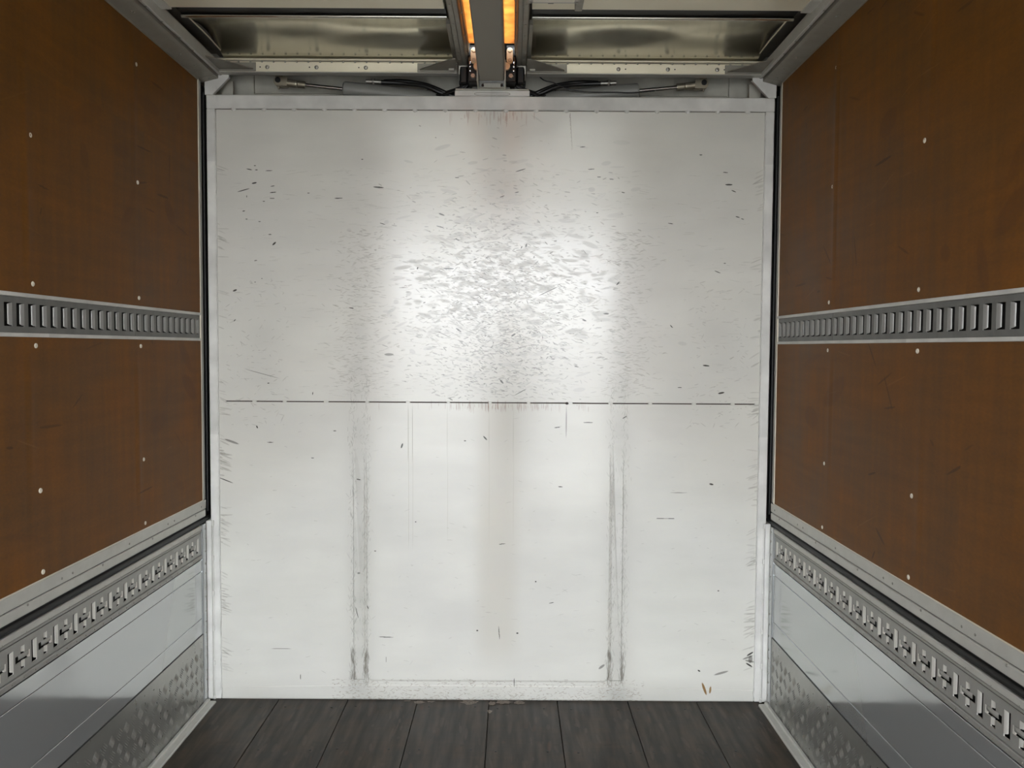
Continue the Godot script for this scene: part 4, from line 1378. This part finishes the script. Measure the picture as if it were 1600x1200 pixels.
# ------------------------------------------------------------------ the photographer, behind the camera
# tapered capsules [from, to, radius, radius, colour], joined smoothly and meshed as surface nets
func flesh(st: SurfaceTool, bones: Array, cell: float, k: float) -> void:
	var lo := Vector3.INF
	var hi := -Vector3.INF
	for b in bones:
		var r: float = maxf(b[2], b[3]) + 3.0 * cell + k
		for e in 2:
			lo = lo.min(b[e] - Vector3.ONE * r)
			hi = hi.max(b[e] + Vector3.ONE * r)
	var n := Vector3i(((hi - lo) / cell).ceil()) + Vector3i.ONE
	var f := PackedFloat32Array()
	f.resize(n.x * n.y * n.z)
	f.fill(9.0)
	var tint := PackedInt32Array()
	tint.resize(f.size())
	for bi in bones.size():
		var b: Array = bones[bi]
		var a: Vector3 = b[0]
		var d: Vector3 = b[1] - b[0]
		var dd := maxf(d.length_squared(), 1e-9)
		var m: float = maxf(b[2], b[3]) + 2.5 * cell + k
		var l := Vector3i(((b[0].min(b[1]) - lo - Vector3.ONE * m) / cell).floor()).max(Vector3i.ZERO)
		var h := Vector3i(((b[0].max(b[1]) - lo + Vector3.ONE * m) / cell).ceil()).min(n - Vector3i.ONE)
		for z in range(l.z, h.z + 1):
			for y in range(l.y, h.y + 1):
				var at := (z * n.y + y) * n.x
				for x in range(l.x, h.x + 1):
					var p := lo + Vector3(x, y, z) * cell
					var t := clampf((p - a).dot(d) / dd, 0.0, 1.0)
					var v := (p - a - d * t).length() - lerpf(b[2], b[3], t)
					var o := f[at + x]
					if v < o:
						tint[at + x] = bi
					var q := maxf(k - absf(v - o), 0.0) / k
					f[at + x] = minf(v, o) - q * q * k * 0.25
	var where := {}
	var step := [1, n.x, n.x * n.y]
	for z in n.z - 1:
		for y in n.y - 1:
			for x in n.x - 1:
				var at := (z * n.y + y) * n.x + x
				var neg := 0
				for c in 8:
					if f[at + (c & 1) + ((c >> 1) & 1) * n.x + ((c >> 2) & 1) * n.x * n.y] < 0.0:
						neg += 1
				if neg == 0 or neg == 8:
					continue
				var sum := Vector3.ZERO
				var cnt := 0
				for c in 8:
					for ax in 3:
						if c & (1 << ax):
							continue
						var i0: int = at + (c & 1) + ((c >> 1) & 1) * n.x + ((c >> 2) & 1) * n.x * n.y
						var i1: int = i0 + step[ax]
						if (f[i0] < 0.0) != (f[i1] < 0.0):
							var p := Vector3(c & 1, (c >> 1) & 1, (c >> 2) & 1)
							p[ax] += f[i0] / (f[i0] - f[i1])
							sum += p
							cnt += 1
				var g := Vector3(f[at + 1] - f[at], f[at + n.x] - f[at], f[at + n.x * n.y] - f[at])
				where[at] = [lo + (Vector3(x, y, z) + sum / cnt) * cell, g.normalized(), bones[tint[at]][4]]
	for at in where:
		for ax in 3:
			var i1: int = at + step[ax]
			if i1 >= f.size() or (f[at] < 0.0) == (f[i1] < 0.0):
				continue
			var u: int = step[(ax + 1) % 3]
			var v: int = step[(ax + 2) % 3]
			var q := [at, at - u, at - u - v, at - v]
			if not (where.has(q[1]) and where.has(q[2]) and where.has(q[3])):
				continue
			for t in [[0, 1, 2], [0, 2, 3]]:
				var p := [where[q[t[0]]], where[q[t[1]]], where[q[t[2]]]]
				var gn: Vector3 = (p[0][0] - p[2][0]).cross(p[0][0] - p[1][0])
				if gn.dot(p[0][1] + p[1][1] + p[2][1]) < 0.0:
					p.reverse()
				for e in p:
					st.set_color(e[2])
					st.set_normal(e[1])
					st.add_vertex(e[0])

func build_photographer() -> void:
	var skin := Color(0.5, 0.3, 0.2)
	var coat := Color(0.035, 0.04, 0.05)
	var trousers := Color(0.03, 0.03, 0.035)
	var shoe := Color(0.02, 0.02, 0.02)
	var o := thing("person", "person in a dark jacket and trousers standing with both hands raised to a phone", "person", Vector3(0.094, 0.0, 3.74))
	var body := []
	body.append([Vector3(0, 0.98, 0.0), Vector3(0, 1.14, 0.01), 0.135, 0.13, coat])
	body.append([Vector3(0, 1.14, 0.01), Vector3(0, 1.36, 0.0), 0.13, 0.145, coat])
	body.append([Vector3(-0.15, 1.40, 0.0), Vector3(0.15, 1.40, 0.0), 0.075, 0.075, coat])
	body.append([Vector3(-0.06, 1.32, 0.0), Vector3(0.06, 1.32, 0.0), 0.12, 0.12, coat])
	body.append([Vector3(0, 1.42, 0.0), Vector3(0, 1.53, -0.015), 0.062, 0.052, skin])
	for s in [-1.0, 1.0]:
		body.append([Vector3(s * 0.185, 1.40, 0.0), Vector3(s * 0.235, 1.17, -0.12), 0.06, 0.048, coat])
		body.append([Vector3(s * 0.235, 1.17, -0.12), Vector3(s * 0.105, 1.40, -0.345), 0.047, 0.032, coat])
		body.append([Vector3(s * 0.085, 0.93, 0.0), Vector3(s * 0.10, 0.50, -0.01), 0.09, 0.06, trousers])
		body.append([Vector3(s * 0.10, 0.50, -0.01), Vector3(s * 0.11, 0.09, 0.03), 0.06, 0.042, trousers])
		body.append([Vector3(s * 0.11, 0.045, 0.05), Vector3(s * 0.13, 0.035, -0.15), 0.043, 0.034, shoe])
	var st := new_st()
	flesh(st, body, 0.014, 0.04)
	var head := []
	head.append([Vector3(0, 1.665, 0.0), Vector3(0, 1.655, 0.01), 0.088, 0.088, skin])
	head.append([Vector3(0, 1.60, -0.03), Vector3(0, 1.575, -0.055), 0.06, 0.036, skin])
	head.append([Vector3(0, 1.55, -0.01), Vector3(0, 1.63, 0.0), 0.052, 0.07, skin])
	head.append([Vector3(0, 1.645, -0.088), Vector3(0, 1.612, -0.108), 0.009, 0.014, skin])
	head.append([Vector3(-0.02, 1.585, -0.088), Vector3(0.02, 1.585, -0.088), 0.007, 0.007, Color(0.4, 0.17, 0.14)])
	for s in [-1.0, 1.0]:
		head.append([Vector3(s * 0.088, 1.655, 0.005), Vector3(s * 0.086, 1.615, 0.0), 0.014, 0.009, skin])
		head.append([Vector3(s * 0.045, 1.672, -0.072), Vector3(s * 0.018, 1.668, -0.08), 0.009, 0.009, skin])
	flesh(st, head, 0.007, 0.014)
	for s in [-1.0, 1.0]:
		var hand := []
		hand.append([Vector3(s * 0.105, 1.40, -0.345), Vector3(s * 0.095, 1.43, -0.385), 0.029, 0.027, skin])
		hand.append([Vector3(s * 0.098, 1.435, -0.385), Vector3(s * 0.094, 1.475, -0.41), 0.027, 0.024, skin])
		for k in 4:
			var y := 1.505 - 0.019 * k
			var reach := [0.9, 1.0, 0.94, 0.75][k] as float
			hand.append([Vector3(s * 0.094, y - 0.012, -0.412), Vector3(s * 0.086, y, -0.412 - 0.035 * reach), 0.0095, 0.009, skin])
			hand.append([Vector3(s * 0.086, y, -0.412 - 0.035 * reach), Vector3(s * (0.086 - 0.026 * reach), y + 0.002, -0.4135 - 0.037 * reach), 0.009, 0.0075, skin])
		hand.append([Vector3(s * 0.09, 1.44, -0.39), Vector3(s * 0.072, 1.455, -0.40), 0.012, 0.0105, skin])
		hand.append([Vector3(s * 0.072, 1.455, -0.40), Vector3(s * 0.052, 1.472, -0.404), 0.0105, 0.008, skin])
		flesh(st, hand, 0.005, 0.008)
	obj(st, "body", M.cloth, o)
	var hair := new_st()
	flesh(hair, [[Vector3(0, 1.692, 0.012), Vector3(0, 1.672, 0.03), 0.088, 0.088, Color(0.02, 0.015, 0.012)], [Vector3(0, 1.65, 0.04), Vector3(0, 1.58, 0.045), 0.07, 0.045, Color(0.02, 0.015, 0.012)]], 0.009, 0.03)
	obj(hair, "hair", M.cloth, o)
	var ph := thing("phone", "dark phone held level in both hands of the person", "phone", Vector3(0.094, 1.475, 3.74))
	one_box(-0.074, 0.074, -0.036, 0.036, -0.431, -0.4225, 0.003, "case", M.black, ph)
	one_box(-0.068, 0.068, -0.032, 0.032, -0.4224, -0.4218, 0.0, "glass", M.rubber, ph)
